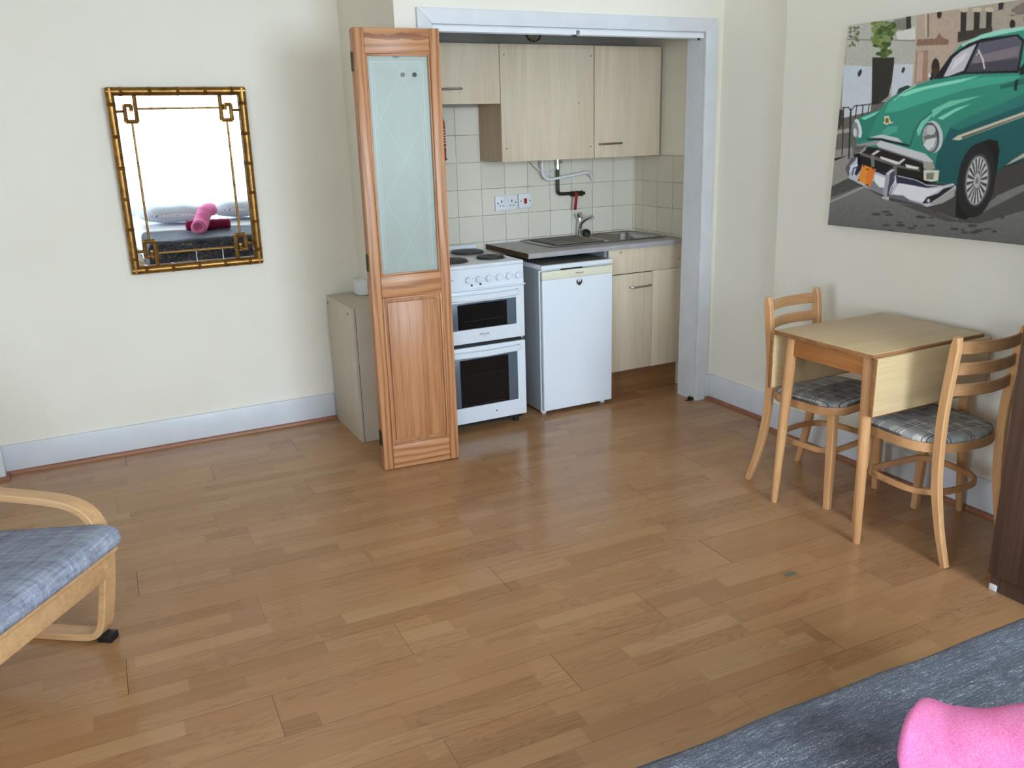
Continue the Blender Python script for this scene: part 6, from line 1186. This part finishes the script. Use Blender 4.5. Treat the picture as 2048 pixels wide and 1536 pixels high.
# ================================================================ armchair
def make_armchair():
    t = thing('armchair', 'bentwood armchair with blue-grey woven cushion at the left edge', 'chair', (-.07, -1.84, 0), math.atan2(-.6, .8)); L = dict(world=False)
    th, wd = .024, .058
    outer = [(-.66, .548), (-.48, .528), (-.31, .512), (-.16, .505), (-.075, .497), (-.020, .481), (.018, .455), (.043, .415), (.054, .365), (.055, .30), (.042, .21), (.020, .105), (.008, .060), (-.012, .026), (-.045, .008), (-.10, .002), (-.30, .0), (-.52, .0), (-.72, .004)]
    P = [Vector((x, 0, z)) for x, z in outer]; ctr = []
    for i, p in enumerate(P):
        T = (P[min(i+1, len(P)-1)]-P[max(i-1, 0)]).normalized(); n_ = Vector((-T.z, 0, T.x)); ctr.append(p-n_*th/2 if n_.dot(Vector((-.3, 0, .25))-p) < 0 else p+n_*th/2)
    for y in (-.029, -.651):
        b = MB().sweep(smooth_path([(p.x, y, p.z) for p in ctr], 4), wd, th, (0, 1, 0), bev=.003)
        b.sweep([(-.50, y, .51), (-.56, y, .28), (-.64, y, .02)], wd, .022, (0, 1, 0), bev=.003)
        s = obj('side_frame', b, M['birch'], t, **L)
        obj('foot_cap', MB().box(-.028, .022, y-.022, y+.022, 0, .026, .003), M['black'], t, **L)
    sl = .15
    def sz(d): return .352+sl*(d-.09)
    obj('front_rail', MB().box(.020, .052, -.622, -.058, .238, .316, .003), M['birch'], t, **L)
    obj('seat_front_bar', MB().sweep([(.058, -.020, .328), (.058, -.660, .328)], .046, .018, (1, 0, .1), bev=.004), M['birch'], t, **L)
    for y in (-.075, -.605): obj('seat_rail', MB().sweep([(.07, y, sz(.07)-.034), (-.25, y, sz(-.25)-.034), (-.42, y, sz(-.42)-.02), (-.50, y, .36), (-.66, y, .68), (-.80, y, 1.02)], .02, .052, (0, 1, 0), bev=.003), M['birch'], t, **L)
    sb = MB(); sb.sweep([(.072, -.34, sz(.072)+.010), (-.25, -.34, sz(-.25)+.006), (-.42, -.34, sz(-.42)+.006)], .57, .020, (0, 1, 0)); obj('seat_canvas', sb, M['canvas_cloth'], t, **L)
    for k in range(4): x = -.53-.07*k; obj('back_slat', MB().box(x-.008, x+.008, -.595, -.085, .40+.15*k, .46+.15*k, .003), M['birch'], t, **L)
    def cush(a, b_, thick, y0, y1, n_):
        # pillow-edged slab from a to b in the local xz plane
        a, b_ = Vector(a), Vector(b_); D = b_-a; ln = D.length; D.normalize(); N = Vector((-D.z, 0, D.x)); N = N if N.z > 0 else -N
        c = MB(); nu, nv = 56, 44
        def fn(u, v):
            th_ = 2*PI*u; e = .26
            cx = math.copysign(abs(math.cos(th_))**.22, math.cos(th_)); cz = math.copysign(abs(math.sin(th_))**.75, math.sin(th_))
            vq = .5-.5*math.cos(PI*v); vv = 2*vq-1; edge = max(0, (abs(vv)-.89)/.11); k = max(0, 1-edge**2.4)**.42
            hh = thick/2*(max(k, .12))*(1+.06*math.cos(vv*PI/2)); w_ = ln/2*(1-.10*edge**3)
            p = a+D*(ln/2+cx*w_)+N*(thick/2+cz*hh*(abs(1)));  return (p.x, y0+(y1-y0)*vq, p.z)
        g = c.blob(fn, nu, nv); c.bm.faces.new(g[0][::-1]); c.bm.faces.new(g[-1]); return obj(n_, c, M['denim'], t, ang=180, **L)
    cush((-.43, 0, sz(-.43)+.012), (.136, 0, sz(.136)-.004), .086, -.622, -.042, 'seat_cushion')
    cush((-.845, 0, 1.02), (-.475, 0, .365), .085, -.60, -.075, 'back_cushion')
make_armchair()

# ================================================================ bed, throw, towels, pillows
ZT = .532
def make_bed():
    t = thing('bed', 'double bed with dark base under white covers at the bottom right', 'bed', (1.335, -4.7, 0))
    obj('base', MB().box(.66, 2.01, -5.62, -3.79, .10, .335, .01), M['bed_base'], t)
    obj('mattress', MB().box(.63, 2.04, -5.64, -3.76, .336, .505, .035, 4), M['linen'], t)
    for x in (.72, 1.95):
        for y in (-3.86, -5.58): obj('leg', MB().cyl((x, y, 0), (x, y, .1), .025), M['black'], t)
make_bed()
def cover(x0, x1, yf, yb, zt, dropx, dropf, r):
    # a cloth lying on the bed, falling at both sides and (dropf) at the foot, with rounded edges
    def fold(s, L, drop):                     # s: distance past the start of the edge
        if s <= 0: return 0, 0
        q = r*PI/2
        if s < q: return r*math.sin(s/r), r*(1-math.cos(s/r))
        return r, r+s-q
    xi0, xi1, yi = x0+r, x1-r, yf-r; ax = dropx+r*PI/2-r; af = dropf+r*PI/2-r
    W_ = (xi1-xi0)+2*ax; L_ = (yi-yb)+af; b = MB()
    def fn(u, v):
        s = u*W_-ax; l = v*L_
        if s < 0: h, d = fold(-s, 0, 0); x = xi0-h
        elif s > xi1-xi0: h, d = fold(s-(xi1-xi0), 0, 0); x = xi1+h
        else: x, d = xi0+s, 0
        h2, d2 = fold(l-(yi-yb), 0, 0); y = yb+min(l, yi-yb)+h2
        w = .0025*math.sin(x*9+y*4)+.0016*math.sin(x*23-y*13)
        return (x+(.004*math.sin(y*19) if d > r else 0), y-.032*(x-.66)*min(1, max(0, (y-yb)/.35))+(.004*math.sin(x*17) if d2 > r else 0), zt-max(d, d2)-.25*min(d, d2)+(w if d+d2 < r*.5 else 0))
    b.blob(fn, 110, 74, False)
    return b
def solid(o, th):
    m = o.modifiers.new('thick', 'SOLIDIFY'); m.thickness = th; m.offset = -1; return o
o = obj('bed_throw', cover(.608, 2.062, -3.656, -4.30, ZT, .30, .33, .045), M['throw'], ang=180); solid(o, .010)
tag(o, 'dark blue-grey heathered throw spread over the foot of the bed', 'blanket')
o = obj('duvet', cover(.60, 2.07, -4.285, -5.58, ZT+.006, .26, .0, .05), M['linen'], ang=180); solid(o, .012)
tag(o, 'white duvet covering the bed behind the dark throw', 'duvet')
def roll(path, rad, sq, seam, seed, taper=None):
    # a rolled towel: soft cylinder with creases, slightly squashed
    P = smooth_path(path, 10); m = len(P); b = MB(); n = 44; rnd = random.Random(seed); ph = [rnd.random()*6 for _ in range(8)]
    def fn(u, v):
        i = min(v*(m-1), m-1.001); k = int(i); p = P[k].lerp(P[k+1], i-k); T = (P[min(k+2, m-1)]-P[max(k-1, 0)]).normalized()
        S = T.cross(Vector((0, 0, 1))).normalized(); U = S.cross(T)
        e = min(v, 1-v)/.05; rr = rad*(1 if e >= 1 else (.80+.20*math.sqrt(max(0, 1-(1-e)**2)))); a = 2*PI*u
        rr *= 1+.022*math.sin(3*a+ph[0]+v*5)+.018*math.sin(v*21+ph[1]+a)+.012*math.sin(v*43+2*a+ph[2])
        for c_, w_, dp in seam: rr *= 1-dp*math.exp(-((v-c_-.02*math.sin(a+1))/w_)**2)
        x, y = math.cos(a)*rr, math.sin(a)*rr*sq; y = max(y, -rad*sq*.86)
        return tuple(p+S*x+U*y)
    g = b.blob(fn, n, 70)
    for ring, sgn, vv in ((g[0], 1, 0), (g[-1], -1, 1)):
        cen = sum((v.co for v in ring), Vector())/len(ring); T = (P[1]-P[0]).normalized() if vv == 0 else (P[-2]-P[-1]).normalized(); prev = ring
        for f, dpt in ((.86, -.006), (.66, .004), (.58, .016), (.42, .008), (.34, .020), (.16, .014)):
            nr = [b.bm.verts.new(cen+(v.co-cen)*f+T*dpt) for v in ring]
            for k in range(len(ring)):
                q = (prev[k], prev[(k+1) % len(ring)], nr[(k+1) % len(ring)], nr[k]); b.bm.faces.new(q if sgn < 0 else q[::-1])
            prev = nr
        b.bm.faces.new(prev)
    return b
o = obj('rolled_towel', roll([(1.005, -4.180, ZT+.052), (1.10, -4.173, ZT+.053), (1.20, -4.168, ZT+.050), (1.30, -4.158, ZT+.053), (1.405, -4.148, ZT+.052)], .060, .84, ((.3, .05, .05), (.72, .04, .05)), 3), M['burgundy'], ang=180)
tag(o, 'rolled burgundy towel lying crosswise under the pink towel on the bed', 'towel')
o = obj('rolled_towel', roll([(1.080, -3.908, ZT+.070), (1.108, -3.98, ZT+.080), (1.150, -4.075, ZT+.136), (1.192, -4.165, ZT+.176), (1.234, -4.26, ZT+.182), (1.262, -4.33, ZT+.176)], .071, .93, ((.46, .03, .055), (.75, .05, .04)), 9), M['pink'], ang=180)
tag(o, 'rolled pink towel lying on top at the foot of the bed', 'towel')
def pillow(x, y, z, rx, label):
    b = MB()
    def fn(u, v):
        a = 2*PI*u; s = math.copysign(1, math.cos(a)); th = PI*(v-.5); c = math.cos(th)
        X = .34*math.copysign(abs(math.cos(a))**.55, math.cos(a))*abs(c)**.45; Y = .23*math.copysign(abs(math.sin(a))**.55, math.sin(a))*abs(c)**.45
        return (X, Y, .085*math.copysign(abs(math.sin(th))**1.0, math.sin(th))*(1-.5*(abs(X)/.36)**4)*(1-.5*(abs(Y)/.24)**4)+.004*math.sin(X*25))
    b.blob(fn, 48, 24); bmesh.ops.remove_doubles(b.bm, verts=b.bm.verts, dist=1e-5)
    o = obj('pillow', b, M['pillow'], ang=180); o.location = (x, y, z); o.rotation_euler = (R(rx), 0, 0); tag(o, label, 'pillow', 'pillows at the bed head')
pillow(.975, -4.80, ZT+.110, 0, 'white patterned pillow at the bed head, left one in the mirror reflection')
pillow(1.675, -4.82, ZT+.115, 3, 'white patterned pillow at the bed head, right one in the mirror reflection')
